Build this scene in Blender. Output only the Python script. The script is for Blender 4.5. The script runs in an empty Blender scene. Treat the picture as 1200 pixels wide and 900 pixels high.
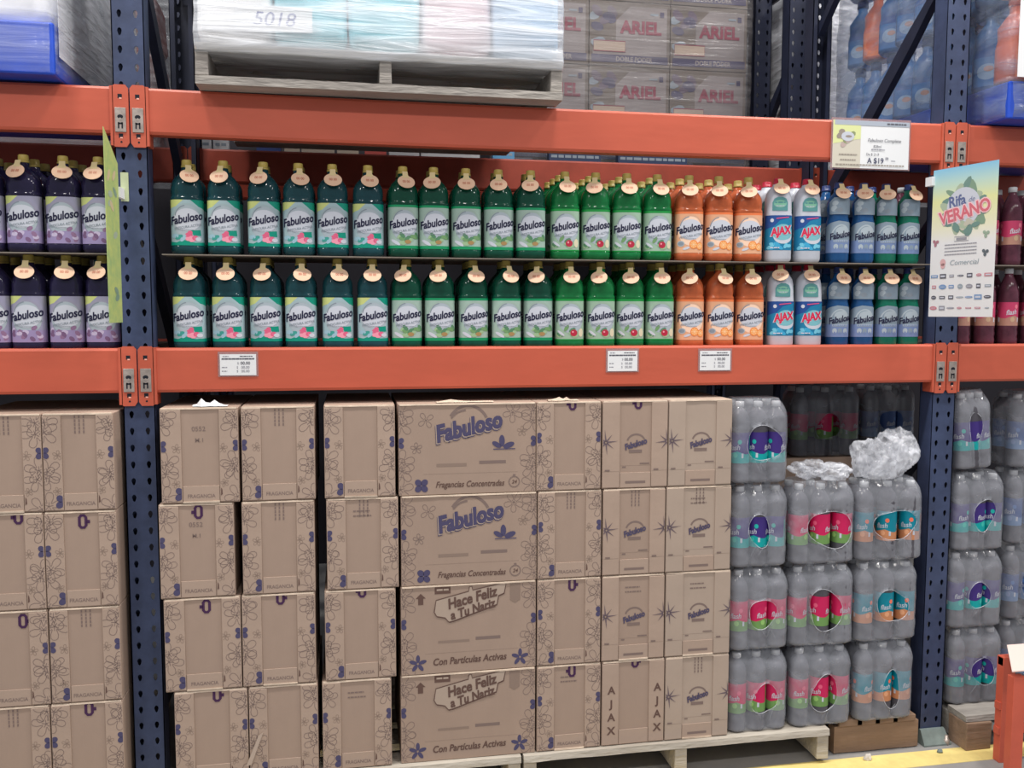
import bpy, bmesh, math, random
from mathutils import Vector, Matrix, noise
random.seed(7)
SC = bpy.context.scene
COL = SC.collection
PI = math.pi

# ------------------------------------------------------------------ camera, light, exposure
CAM = Vector((0.6133, -2.8316, 1.5556)); YAW, PITCH, ROLL, FPX = .1827, -.0794, .002, 1050.1
_cy, _sy, _cp, _sp, _cr, _sr = math.cos(YAW), math.sin(YAW), math.cos(PITCH), math.sin(PITCH), math.cos(ROLL), math.sin(ROLL)
_f = Vector((_sy*_cp, _cy*_cp, _sp)); _r0 = Vector((_cy, -_sy, 0)); _u0 = _r0.cross(_f)
_r = _r0*_cr + _u0*_sr; _u = -_r0*_sr + _u0*_cr
cam = bpy.data.cameras.new('camera'); camo = bpy.data.objects.new('camera', cam); COL.objects.link(camo)
cam.sensor_width = 36; cam.lens = FPX/1200*36; cam.clip_start = .05
m = Matrix.Identity(4)
for i in range(3):
    m[i][0], m[i][1], m[i][2], m[i][3] = _r[i], _u[i], -_f[i], CAM[i]
camo.matrix_world = m
SC.camera = camo
def at_y(u, v, y):
    """point of the photo (1200x900) on the plane at depth y"""
    d = _f + _r*((u-600)/FPX) - _u*((v-450)/FPX)
    return CAM + d*((y-CAM.y)/d.y)
def X(u, v, y): return at_y(u, v, y).x
def Z(u, v, y): return at_y(u, v, y).z

SC.view_settings.view_transform = 'Standard'; SC.view_settings.look = 'None'
SC.view_settings.gamma = 1; SC.view_settings.use_curve_mapping = False
SC.view_settings.exposure = 0.0
w = bpy.data.worlds.new('world'); SC.world = w; w.use_nodes = True
w.node_tree.nodes['Background'].inputs[0].default_value = (.90, .93, 1.0, 1)
w.node_tree.nodes['Background'].inputs[1].default_value = .46
def area(x, y, z, sx, sy, power, col):
    l = bpy.data.lights.new('high_bay_lamp', 'AREA'); l.shape = 'RECTANGLE'; l.size = sx; l.size_y = sy
    l.energy = power; l.color = col
    o = bpy.data.objects.new('high_bay_lamp', l); COL.objects.link(o); o.location = (x, y, z)
    return o
for lx in (-2.6, -.6, 1.5, 3.5, 5.5):
    area(lx, -.95, 5.3, .55, .30, 84, (1, .97, .93))
for lx in (-3.2, -1.0, 1.2, 3.4, 5.6):   # lamps over the next aisle
    area(lx, -4.6, 4.9, .30, .22, 34, (1, .95, .91)).rotation_euler = (math.radians(38), 0, 0)

# ------------------------------------------------------------------ materials
MATS = {}
def srgb(r, g, b):
    f = lambda c: (c/255/12.92) if c/255 <= .04045 else ((c/255+.055)/1.055)**2.4
    return (f(r), f(g), f(b))
def mat(name, col, rough=.5, metal=0, var=0, scale=8, bump=0, bscale=60, trans=0, ior=1.4, spec=.5, stretch=None, col2=None, alpha=1):
    if name in MATS: return MATS[name]
    mt = bpy.data.materials.new(name); mt.use_nodes = True; nt = mt.node_tree; N = nt.nodes; L = nt.links
    b = N['Principled BSDF']
    b.inputs['Base Color'].default_value = (*col, 1); b.inputs['Roughness'].default_value = rough
    b.inputs['Metallic'].default_value = metal; b.inputs['IOR'].default_value = ior
    b.inputs['Transmission Weight'].default_value = trans; b.inputs['Specular IOR Level'].default_value = spec
    b.inputs['Alpha'].default_value = alpha
    if var or bump:
        tc = N.new('ShaderNodeTexCoord'); mp = N.new('ShaderNodeMapping'); L.new(tc.outputs['Object'], mp.inputs[0])
        if stretch: mp.inputs['Scale'].default_value = stretch
    if var:
        n = N.new('ShaderNodeTexNoise'); n.inputs['Scale'].default_value = scale; n.inputs['Detail'].default_value = 6
        n.inputs['Roughness'].default_value = .65
        L.new(mp.outputs[0], n.inputs['Vector'])
        r = N.new('ShaderNodeValToRGB'); r.color_ramp.elements[0].position = .3; r.color_ramp.elements[1].position = .7
        c2 = col2 or tuple(min(1, c*(1+var)) for c in col); c1 = tuple(c*(1-var) for c in col) if not col2 else col
        r.color_ramp.elements[0].color = (*c1, 1); r.color_ramp.elements[1].color = (*c2, 1)
        L.new(n.outputs['Fac'], r.inputs[0]); L.new(r.outputs[0], b.inputs['Base Color'])
    if bump:
        n2 = N.new('ShaderNodeTexNoise'); n2.inputs['Scale'].default_value = bscale; n2.inputs['Detail'].default_value = 4
        L.new(mp.outputs[0], n2.inputs['Vector'])
        bp = N.new('ShaderNodeBump'); bp.inputs['Strength'].default_value = bump; bp.inputs['Distance'].default_value = .01
        L.new(n2.outputs['Fac'], bp.inputs['Height']); L.new(bp.outputs[0], b.inputs['Normal'])
    MATS[name] = mt; return mt
def film_mat(name, lo, hi, tint=(.8, .84, .88), rough=.18, scale=12, stretch=(1, 1, 1), rot=(0, 0, 0), bump=.5):
    """clear stretch film: transparent, with a whitish haze that follows its wrinkles and a gloss on top"""
    if name in MATS: return MATS[name]
    mt = bpy.data.materials.new(name); mt.use_nodes = True; nt = mt.node_tree; N = nt.nodes; L = nt.links
    b = N['Principled BSDF']; b.inputs['Base Color'].default_value = (*tint, 1); b.inputs['Roughness'].default_value = rough
    b.inputs['Specular IOR Level'].default_value = .9
    tr = N.new('ShaderNodeBsdfTransparent'); tr.inputs[0].default_value = (.97, .97, .97, 1)
    mx = N.new('ShaderNodeMixShader')
    tc = N.new('ShaderNodeTexCoord'); mp = N.new('ShaderNodeMapping'); mp.inputs['Scale'].default_value = stretch; mp.inputs['Rotation'].default_value = rot
    L.new(tc.outputs['Object'], mp.inputs[0])
    n = N.new('ShaderNodeTexNoise'); n.inputs['Scale'].default_value = scale; n.inputs['Detail'].default_value = 5; n.inputs['Distortion'].default_value = .8
    L.new(mp.outputs[0], n.inputs['Vector'])
    mr = N.new('ShaderNodeMapRange'); mr.inputs[1].default_value = .35; mr.inputs[2].default_value = .7
    mr.inputs[3].default_value = lo; mr.inputs[4].default_value = hi
    L.new(n.outputs['Fac'], mr.inputs[0]); L.new(mr.outputs[0], mx.inputs[0])
    bp = N.new('ShaderNodeBump'); bp.inputs['Strength'].default_value = bump; bp.inputs['Distance'].default_value = .01
    L.new(n.outputs['Fac'], bp.inputs['Height']); L.new(bp.outputs[0], b.inputs['Normal'])
    L.new(tr.outputs[0], mx.inputs[1]); L.new(b.outputs[0], mx.inputs[2])
    L.new(mx.outputs[0], N['Material Output'].inputs[0])
    MATS[name] = mt; return mt

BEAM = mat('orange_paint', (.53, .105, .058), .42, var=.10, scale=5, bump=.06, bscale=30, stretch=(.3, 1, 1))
BEAM_BACK = mat('orange_paint_shaded', (.34, .055, .03), .5, var=.2, scale=6)  # same orange as the front beams, darkened to hold the rear shade
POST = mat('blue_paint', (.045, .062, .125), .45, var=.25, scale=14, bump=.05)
POST_BACK = mat('blue_paint_shaded', (.018, .022, .045), .5, var=.2, scale=14)  # post blue darkened, shade at the rear put into the colour
STEEL = mat('zinc_steel', (.42, .36, .32), .4, metal=.5, var=.25, scale=50)
HOLE = mat('dark_void', (.01, .012, .02), .8)
PLATE = mat('base_plate_green_grey', (.17, .21, .2), .6, var=.2, scale=20)
CARD = mat('cardboard', (.375, .272, .212), .85, var=.07, scale=5, bump=.05, bscale=40, stretch=(1, 1, .4))
CARD2 = mat('cardboard_flap', (.42, .31, .243), .85, var=.07, scale=6, bump=.05, bscale=40)
CARD_EDGE = mat('cardboard_torn_edge', (.62, .5, .39), .9, var=.15, scale=40)
CARD_PALE = mat('pale_cardboard', (.43, .335, .268), .85, var=.06, scale=6)
INK = mat('violet_ink', (.075, .066, .135), .8)
INK_BROWN = mat('brown_ink', (.13, .075, .06), .85)
INK_LINE = mat('faded_line_ink', (.215, .155, .135), .85)
INK_FAINT = mat('faint_ink', (.27, .195, .155), .85)
INK_STAMP = mat('plum_stamp_ink', (.06, .02, .07), .8)
WOOD = mat('pallet_wood', (.30, .26, .215), .85, var=.3, scale=7, bump=.5, bscale=50, stretch=(.3, 1.5, 1.5), col2=(.58, .53, .45))
WOOD_GREY = mat('grey_pallet_wood', (.20, .18, .165), .85, var=.3, scale=7, bump=.5, bscale=50, stretch=(.3, 1.5, 1.5), col2=(.42, .39, .35))
WOOD_DARK = mat('old_pallet_wood', (.26, .17, .115), .9, var=.3, scale=6, bump=.3, bscale=40, stretch=(.3, 1.5, 1.5))
PAPER = mat('white_paper', (.78, .79, .80), .6)
SLEEVE = mat('clear_label_sleeve', (.5, .32, .32), .15, alpha=.45)
PAD = mat('grey_slip_sheet', (.22, .19, .16), .8, var=.2, scale=20)
TAPE = film_mat('clear_tape', .25, .4, (.6, .5, .42), .2)
def ink(name, r, g, b, rough=.4): return mat(name, srgb(r, g, b), rough)

# ------------------------------------------------------------------ mesh helpers
class MB:
    def __init__(s): s.bm = bmesh.new(); s.mats = []
    def mi(s, mt):
        if mt not in s.mats: s.mats.append(mt)
        return s.mats.index(mt)
    def face(s, vs, mt, smooth=False):
        try: f = s.bm.faces.new(vs)
        except ValueError: return None
        f.material_index = s.mi(mt); f.smooth = smooth; return f
    def box(s, x0, x1, y0, y1, z0, z1, mt, M=None, bev=0, jit=0):
        c = [(x, y, z) for x in (x0, x1) for y in (y0, y1) for z in (z0, z1)]
        b2 = bmesh.new()
        v = [b2.verts.new(Vector(p)+Vector((random.uniform(-jit, jit), random.uniform(-jit, jit), random.uniform(-jit, jit)))) for p in c]
        for q in ((0, 1, 3, 2), (4, 6, 7, 5), (0, 4, 5, 1), (2, 3, 7, 6), (0, 2, 6, 4), (1, 5, 7, 3)): b2.faces.new([v[i] for i in q])
        if bev: bmesh.ops.bevel(b2, geom=b2.edges[:], offset=bev, segments=2, affect='EDGES', profile=.5)
        s.merge(b2, mt, M)
    def merge(s, b2, mt, M=None, smooth=False):
        idx = s.mi(mt); mp = {}
        for v in b2.verts: mp[v] = s.bm.verts.new(M @ v.co if M else v.co)
        for f in b2.faces:
            try: g = s.bm.faces.new([mp[v] for v in f.verts]); g.material_index = idx; g.smooth = smooth
            except ValueError: pass
        b2.free()
    def loft(s, rings, mt, cap0=True, cap1=True, smooth=True, closed=True):
        R = [[s.bm.verts.new(p) for p in r] for r in rings]
        n = len(R[0])
        for a, b in zip(R, R[1:]):
            for i in range(n if closed else n-1):
                j = (i+1) % n
                s.face([a[i], a[j], b[j], b[i]], mt, smooth)
        if cap0: s.face(R[0][::-1], mt)
        if cap1: s.face(R[-1], mt)
        return R
    def lathe(s, prof, mt, n=20, cx=0, cy=0, flute=0, **k):
        return s.loft([[(cx+(r+(flute if (i % 2) else 0))*math.cos(2*PI*i/n), cy+(r+(flute if (i % 2) else 0))*math.sin(2*PI*i/n), z) for i in range(n)] for z, r in prof], mt, **k)
    def tube(s, pts, r, mt, n=8, closed=False):
        pts = [Vector(p) for p in pts]; rings = []
        for i, p in enumerate(pts):
            a = pts[i-1] if (i or closed) else p; b = pts[(i+1) % len(pts)] if (i < len(pts)-1 or closed) else p
            t = (b-a).normalized(); up = Vector((0, 0, 1)) if abs(t.z) < .9 else Vector((0, 1, 0))
            x = t.cross(up).normalized(); y = t.cross(x).normalized()
            rings.append([p+x*r*math.cos(2*PI*k/n)+y*r*math.sin(2*PI*k/n) for k in range(n)])
        if closed: rings.append(rings[0])
        s.loft(rings, mt, cap0=not closed, cap1=not closed)
    def build(s, name, parent=None, loc=None, recalc=True):
        if recalc: bmesh.ops.recalc_face_normals(s.bm, faces=s.bm.faces[:])
        me = bpy.data.meshes.new(name); s.bm.to_mesh(me); s.bm.free()
        for mt in s.mats: me.materials.append(mt)
        o = bpy.data.objects.new(name, me); COL.objects.link(o)
        if parent: o.parent = parent
        if loc: o.location = loc
        return o
def tag(o, label=None, cat=None, group=None, kind=None):
    if label: o['label'] = label
    if cat: o['category'] = cat
    if group: o['group'] = group
    if kind: o['kind'] = kind
    return o
def empty(name, loc, label, cat, group=None, rz=0):
    o = bpy.data.objects.new(name, None); COL.objects.link(o); o.location = loc; o.rotation_euler = (0, 0, rz)
    o.empty_display_size = .05
    return tag(o, label, cat, group)
KIDS = {}
def copy_tree(o, parent=None):
    c = o.copy(); COL.objects.link(c)
    if parent: c.parent = parent
    for ch in [x for x in o.children]: copy_tree(ch, c)
    return c

# ------------------------------------------------------------------ flat artwork laid onto surfaces
_txt = {}
def text_geo(s, size, shear=0, bold=0, space=1):
    key = (s, size, shear, bold, space)
    if key not in _txt:
        cu = bpy.data.curves.new('t', 'FONT'); cu.body = s; cu.size = size; cu.shear = shear; cu.offset = bold*size
        cu.align_x = 'CENTER'; cu.resolution_u = 3; cu.space_character = space
        o = bpy.data.objects.new('t', cu); COL.objects.link(o)
        bpy.context.view_layer.update()
        dg = bpy.context.evaluated_depsgraph_get()
        me = bpy.data.meshes.new_from_object(o.evaluated_get(dg))
        _txt[key] = ([(v.co.x, v.co.y-size*.35) for v in me.vertices], [tuple(p.vertices) for p in me.polygons])
        bpy.data.objects.remove(o); bpy.data.curves.remove(cu); bpy.data.meshes.remove(me)
    return _txt[key]
class Art:
    def __init__(s): s.it = []
    def add(s, v, f, mt, lay): s.it.append((v, f, mt, lay)); return s
    def poly(s, pts, mt, lay=1): return s.add(pts, [tuple(range(len(pts)))], mt, lay)
    def rect(s, x0, x1, y0, y1, mt, lay=1): return s.poly([(x0, y0), (x1, y0), (x1, y1), (x0, y1)], mt, lay)
    def ell(s, cx, cy, rx, ry, mt, lay=1, rot=0, n=18):
        c, d = math.cos(rot), math.sin(rot); p = []
        for i in range(n):
            a = 2*PI*i/n; x, y = rx*math.cos(a), ry*math.sin(a); p.append((cx+x*c-y*d, cy+x*d+y*c))
        return s.poly(p, mt, lay)
    def stroke(s, pts, wd, mt, lay=1, closed=False):
        n = len(pts); L = []; R = []
        for i, p in enumerate(pts):
            a = pts[i-1] if (i or closed) else p; b = pts[(i+1) % n] if (i < n-1 or closed) else p
            tx, ty = b[0]-a[0], b[1]-a[1]; l = math.hypot(tx, ty) or 1
            nx, ny = -ty/l*wd/2, tx/l*wd/2; L.append((p[0]+nx, p[1]+ny)); R.append((p[0]-nx, p[1]-ny))
        v = L+R; f = [(i, i+n, (i+1) % n+n, (i+1) % n) for i in range(n if closed else n-1)]
        return s.add(v, f, mt, lay)
    def arc(s, cx, cy, rx, ry, a0, a1, wd, mt, lay=1, n=14):
        return s.stroke([(cx+rx*math.cos(a0+(a1-a0)*i/n), cy+ry*math.sin(a0+(a1-a0)*i/n)) for i in range(n+1)], wd, mt, lay)
    def btext(s, t, cx, cy, size, mt, lay=2, dx=.0007, **k):
        for i, (a, b) in enumerate(((0, 0), (dx, 0), (0, dx), (dx, dx))): s.text(t, cx+a, cy+b, size, mt, lay+i*.25, **k)
        return s
    def text(s, t, cx, cy, size, mt, lay=2, rot=0, shear=0, bold=0, sx=1, space=1):
        v, f = text_geo(t, size, shear, bold, space); c, d = math.cos(rot), math.sin(rot)
        return s.add([(cx+x*sx*c-y*d, cy+x*sx*d+y*c) for x, y in v], f, mt, lay)
    def petals(s, cx, cy, r, mt, lay=1, k=4, rot=.4, fat=.42, dist=.55):
        for i in range(k):
            a = rot+2*PI*i/k; s.ell(cx+r*dist*math.cos(a), cy+r*dist*math.sin(a), r*.5, r*fat, mt, lay, a, 12)
        return s
    def bloom(s, cx, cy, r, mt, lay=1, k=5, rot=.3, wd=.0016):
        for i in range(k):
            a = rot+2*PI*i/k; p = []
            for j in range(9):
                t = -1+2*j/8; rr = r*(.25+.75*(1-abs(t)**2.6)); p.append((cx+rr*math.cos(a+t*.55), cy+rr*math.sin(a+t*.55)))
            s.stroke(p, wd, mt, lay)
            s.stroke([(cx, cy), (cx+r*.3*math.cos(a), cy+r*.3*math.sin(a))], wd*1.2, mt, lay)
        return s
    def star(s, cx, cy, r, mt, lay=1, k=8, wd=.16):
        for i in range(k):
            a = 2*PI*i/k+.1; rr = r*(1 if i % 2 == 0 else .8)
            s.poly([(cx+rr*math.cos(a), cy+rr*math.sin(a)), (cx+r*wd*math.cos(a+.8), cy+r*wd*math.sin(a+.8)), (cx+r*wd*math.cos(a-.8), cy+r*wd*math.sin(a-.8))], mt, lay)
        return s
    def lines(s, x0, x1, y, h, mt, lay=1, seed=1, gap=.25):
        """a line of print too small to read: short word-like bars"""
        rd = random.Random(seed); x = x0
        while x < x1:
            wl = h*rd.uniform(1.2, 3.2); s.rect(x, min(x+wl, x1), y-h/2, y+h/2, mt, lay); x += wl+h*gap*2
        return s
    def lay(s, M, fn, step=None, clip=None, off=.0003):
        """fn(s,t,offset)->point; clip=(x0,x1,y0,y1)"""
        for v, f, mt, lay in s.it:
            b = bmesh.new(); vs = [b.verts.new((x, y, 0)) for x, y in v]
            for q in f:
                try: b.faces.new([vs[i] for i in q])
                except ValueError: pass
            def cut(co, no, clr=False):
                bmesh.ops.bisect_plane(b, geom=b.verts[:]+b.edges[:]+b.faces[:], plane_co=co, plane_no=no, clear_outer=clr, dist=1e-7)
            if clip:
                xs = [p[0] for p in v]; ys = [p[1] for p in v]
                if min(xs) < clip[0]: cut((clip[0], 0, 0), (-1, 0, 0), True)
                if max(xs) > clip[1]: cut((clip[1], 0, 0), (1, 0, 0), True)
                if min(ys) < clip[2]: cut((0, clip[2], 0), (0, -1, 0), True)
                if max(ys) > clip[3]: cut((0, clip[3], 0), (0, 1, 0), True)
            if step and b.verts:
                xs = [q.co.x for q in b.verts]; k = math.ceil(min(xs)/step)
                while k*step < max(xs): cut((k*step, 0, 0), (1, 0, 0)); k += 1
            idx = M.mi(mt); mp = {}
            for q in b.verts: mp[q] = M.bm.verts.new(fn(q.co.x, q.co.y, off*lay))
            flat = []
            for q in b.faces:
                q.normal_update()
                try: g = M.bm.faces.new([mp[z] for z in (q.verts if q.normal.z >= 0 else reversed(q.verts))])
                except ValueError: continue
                g.material_index = idx
            b.free()
        return M

# ------------------------------------------------------------------ the setting
def structure(o): o['kind'] = 'structure'; return o
b = MB(); b.box(-6, 9, -7, 6, -.1, 0, mat('concrete', (.30, .29, .28), .55, var=.18, scale=2.5, bump=.05)); structure(b.build('floor'))
b = MB(); b.box(-6, 9, 2.75, 2.9, 0, 6.5, mat('dark_backdrop', (.020, .018, .024), .8, var=.2, scale=2)); structure(b.build('wall_backdrop'))  # added to block light from behind, coloured dark for the shaded depth
b = MB()   # painted line along the rack foot
YEL = mat('yellow_floor_paint', (.80, .64, .24), .5, var=.15, scale=9)
b.box(-3, 6, -.165, -.068, 0, .0012, YEL); structure(b.build('trim_1'))

# ------------------------------------------------------------------ the pallet rack
B = 2.6924; ZL = 1.4475; ZU = 2.2075; BH = .1325; PW = .090; PD = .07; DEP = .98
HPX = [(-.3, .55), (0, .75), (.3, .55), (.42, .15), (.22, -.55), (0, -.75), (-.22, -.55), (-.42, .15)]   # teardrop
def post_mesh(M, x, y, z0, z1, mt, facing=-1):
    """upright: C-section with two columns of teardrop holes in its face"""
    pit = .0508; n = int((z1-z0)/pit); cw = PW/2
    for c in (0, 1):
        for k in range(n):
            cx = x-PW/2+cw*(c+.5); cz = z0+pit*(k+.5)
            out = [(-1, 1), (0, 1), (1, 1), (1, 0), (1, -1), (0, -1), (-1, -1), (-1, 0)]
            inn = HPX
            # match order: inner starts upper-left going right
            O = [M.bm.verts.new((cx+p[0]*cw/2, y, cz+p[1]*pit/2)) for p in out]
            I = [M.bm.verts.new((cx+p[0]*.0155+(.0 if c else 0), y, cz+p[1]*.0155)) for p in inn]
            J = [M.bm.verts.new((cx+p[0]*.0155, y+.003*-facing, cz+p[1]*.0155)) for p in inn]
            for i in range(8):
                j = (i+1) % 8
                M.face([O[i], O[j], I[j], I[i]], mt); M.face([I[i], I[j], J[j], J[i]], mt)
    yb = y+PD*-facing
    for sx in (-1, 1):
        xx = x+sx*PW/2
        M.box(min(xx, xx-sx*.003), max(xx, xx-sx*.003), min(y, yb), max(y, yb), z0, z0+n*pit, mt)
        M.box(min(xx, xx-sx*.02), max(xx, xx-sx*.02), min(yb, yb-.003*-facing), max(yb, yb-.003*-facing), z0, z0+n*pit, mt)
def frame(x, label, y0=0, back=DEP, ztop=3.3, mt=POST, bmt=POST_BACK, base=True):
    t = empty('rack_upright', (x, y0, 0), label, 'rack upright')
    a = MB(); post_mesh(a, 0, 0, 0.004, ztop, mt); a.build('front_post', t)
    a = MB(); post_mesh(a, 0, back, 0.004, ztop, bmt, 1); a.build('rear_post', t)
    for zt in (.35, 1.18, 2.01, 2.84):
        a = MB(); z0, z1 = zt+.75, zt-.05
        p0, p1 = Vector((0, .045, z0)), Vector((0, back-.045, z1)); d = (p1-p0).normalized(); nn = Vector((0, -d.z, d.y))
        sec = []
        for k in range(9):
            f = k/8; p = p0.lerp(p1, f); hw = .028 if .15 < f < .85 else .018
            sec.append([p+Vector((-.014, 0, 0))+nn*hw, p+Vector((.014, 0, 0))+nn*hw, p+Vector((.014, 0, 0))-nn*hw, p+Vector((-.014, 0, 0))-nn*hw])
        a.loft(sec, bmt, smooth=False); a.build('diagonal_brace', t)
    for zz in (.25, 3.1):
        a = MB(); a.box(-.013, .013, .06, back-.06, zz, zz+.035, bmt); a.build('cross_brace', t)
    if base:
        a = MB()
        r = lambda s, z: [(-s-.006, -.03-s*.3, z), (s+.006, -.03-s*.3, z), (s, .09, z), (-s, .09, z)]
        a.loft([[(-.0535, -.045, 0), (.0535, -.045, 0), (.0535, .10, 0), (-.0535, .10, 0)], [(-.0535, -.045, .006), (.0535, -.045, .006), (.0535, .10, .006), (-.0535, .10, .006)],
                [(-.048, -.012, .048), (.048, -.012, .048), (.048, -.004, .05), (-.048, -.004, .05)]], PLATE, smooth=False)
        a.lathe([(0, .011), (.02, .011), (.02, .007), (.034, .006)], STEEL, 8, .040, -.036)
        a.build('base_plate', t)
    return t
FL = frame(0, 'perforated navy upright between the purple and teal bottles, flag poster clipped beside it')
FR = frame(B, 'perforated navy upright at the right with a grey-green foot plate on the yellow line')
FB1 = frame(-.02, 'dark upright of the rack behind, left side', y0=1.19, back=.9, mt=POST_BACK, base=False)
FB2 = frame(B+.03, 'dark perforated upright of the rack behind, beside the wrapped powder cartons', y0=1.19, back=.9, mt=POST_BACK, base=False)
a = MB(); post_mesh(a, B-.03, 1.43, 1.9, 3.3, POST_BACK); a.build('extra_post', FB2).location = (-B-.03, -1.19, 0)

def beam(x0, x1, z, label, y=0, mt=BEAM, clip=True, hgt=BH, sag=0):
    """box beam, its two end connectors hooked into the uprights, and the safety clips"""
    t = empty('rack_beam', ((x0+x1)/2, y, z-hgt), label, 'rack beam')
    cx = (x0+x1)/2; a = MB(); e0 = x0+.052; e1 = x1-.052
    rings = []
    prof = [(-.004, -hgt+.006), (-.004, -.006), (0, 0), (.012, 0), (.014, -.022), (.016, -.026), (.04, -.026), (.046, -.032), (.046, -hgt+.004), (.04, -hgt), (0, -hgt)]
    prof = [(-.006, -hgt+.008), (-.006, -.007), (-.002, 0), (.040, 0), (.045, -.006), (.045, -hgt+.006), (.040, -hgt), (-.002, -hgt)]
    n = 16
    for k in range(n+1):
        f = k/n; dz = -sag*4*f*(1-f)
        rings.append([(e0+(e1-e0)*f-cx, p, q+dz+hgt) for p, q in prof])
    a.loft(rings, mt, smooth=False); a.build('beam_body', t)
    for sx, xx in ((1, x0), (-1, x1)):
        a = MB(); lo, hi = sorted((xx+sx*.002-cx, xx+sx*.046-cx)); zt = hgt+.006; zb = zt-.178
        o = [(lo, zb+.012), (lo+.008, zb), (hi-.004, zb), (hi, zb+.006), (hi, zt-.006), (hi-.006, zt), (lo+.008, zt), (lo, zt-.01)]
        if sx < 0: o = [(hi+lo-p, q) for p, q in o][::-1]
        a.loft([[(p, -.0095, q) for p, q in o], [(p, -.004, q) for p, q in o]], mt, smooth=False)
        a.box(*sorted((xx+sx*.044-cx, xx+sx*.0535-cx)), -.0095, .045, zb+.004, zt-.004, mt)
        mid = (lo+hi)/2
        art = Art()
        for zz in (zt-.033, zb+.032): art.rect(mid-.007, mid+.005, zz-.006, zz+.006, HOLE, 1); art.rect(mid-.003, mid+.004, zz-.008, zz-.004, mat('bright_orange_edge', (.95, .45, .35), .3), 2)
        art.ell(mid, zb+.014, .003, .003, HOLE, 1)
        art.lay(a, lambda s_, t_, o_: (s_, -.0095-o_, t_))
        a.build('end_connector', t)
        if clip:
            a = MB(); a.box(mid-.016, mid+.0145, -.0125, -.0096, zb+.042, zb+.112, STEEL, bev=.001)
            art = Art(); art.ell(mid-.001, zb+.086, .008, .006, HOLE).ell(mid-.001, zb+.079, .004, .004, STEEL, 2)
            art.rect(mid-.008, mid-.004, zb+.052, zb+.070, HOLE).rect(mid+.002, mid+.006, zb+.052, zb+.070, HOLE).rect(mid-.008, mid+.006, zb+.064, zb+.069, HOLE)
            art.lay(a, lambda s_, t_, o_: (s_, -.0125-o_, t_)); a.build('safety_clip', t)
    return t
beam(0, B, ZL, 'orange front beam under the rows of cleaner bottles in the middle bay')
beam(0, B, ZU, 'orange front beam under the wooden pallet and stretch-wrapped load', sag=.006)
beam(-2.6924, 0, ZL, 'orange front beam under the purple bottles at the left edge')
beam(-2.6924, 0, ZU, 'orange front beam under the blue crate at the left edge')
beam(B, 2*B, ZL, 'orange front beam under the pink water bottles at the right edge')
beam(B, 2*B, ZU, 'orange front beam above the raffle poster at the right edge')
for x0, lb in ((-B, 'left'), (0, 'middle'), (B, 'right')):
    for z, l2 in ((ZL, 'lower'), (ZU, 'upper')):
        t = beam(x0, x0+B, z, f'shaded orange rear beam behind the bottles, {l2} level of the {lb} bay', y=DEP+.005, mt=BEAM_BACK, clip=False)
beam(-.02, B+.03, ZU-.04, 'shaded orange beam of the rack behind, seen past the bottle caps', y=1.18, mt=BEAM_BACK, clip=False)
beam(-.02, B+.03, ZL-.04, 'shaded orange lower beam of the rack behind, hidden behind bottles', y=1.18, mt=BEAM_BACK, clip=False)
DECK = mat('shelf_board', (.12, .09, .07), .8, var=.3, scale=5)
for x0, lb in ((-B, 'left'), (0, 'middle'), (B, 'right')):
    a = MB(); a.box(x0+.06, x0+B-.06, .05, DEP-.05, ZL-.024, ZL-.009, DECK)
    tag(a.build('shelf_panel'), f'dark shelf board lying between the beams under the bottles, {lb} bay', 'shelf board')

# ------------------------------------------------------------------ bottles
def sell(a_, b_, n_, z, seg=36):
    r = []
    for i in range(seg):
        t = 2*PI*i/seg - PI/2
        c, s = math.cos(t), math.sin(t)
        r.append((a_*math.copysign(abs(c)**(2/n_), c), b_*math.copysign(abs(s)**(2/n_), s), z))
    return r
def wrap_fn(a_, b_, n_, z0, off0=.0004):
    """arc length from the front of a superellipse -> point"""
    pts = []; N = 400
    for i in range(N+1):
        t = -PI/2 + PI*i/N
        c, s = math.cos(t), math.sin(t)
        pts.append((a_*math.copysign(abs(c)**(2/n_), c) if abs(c) > 1e-9 else 0, b_*math.copysign(abs(s)**(2/n_), s)))
    cum = [0]
    for p, q in zip(pts, pts[1:]): cum.append(cum[-1]+math.hypot(q[0]-p[0], q[1]-p[1]))
    import bisect
    def fn(s, t, o):
        a = abs(s); i = min(N-1, max(0, bisect.bisect(cum, a)-1)); f = (a-cum[i])/max(1e-9, cum[i+1]-cum[i])
        x = pts[i][0]+(pts[i+1][0]-pts[i][0])*f; y = pts[i][1]+(pts[i+1][1]-pts[i][1])*f
        tx, ty = pts[i+1][0]-pts[i][0], pts[i+1][1]-pts[i][1]; l = math.hypot(tx, ty) or 1
        nx, ny = ty/l, -tx/l
        x += nx*(o+off0); y += ny*(o+off0)
        return (math.copysign(x, s), y, z0+t)
    return fn
NAVY = ink('label_navy', 28, 28, 60); WHITE = ink('label_white', 196, 200, 210); PALE = ink('label_pale', 164, 176, 184)
GREY = ink('label_grey', 130, 140, 150)
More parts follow.
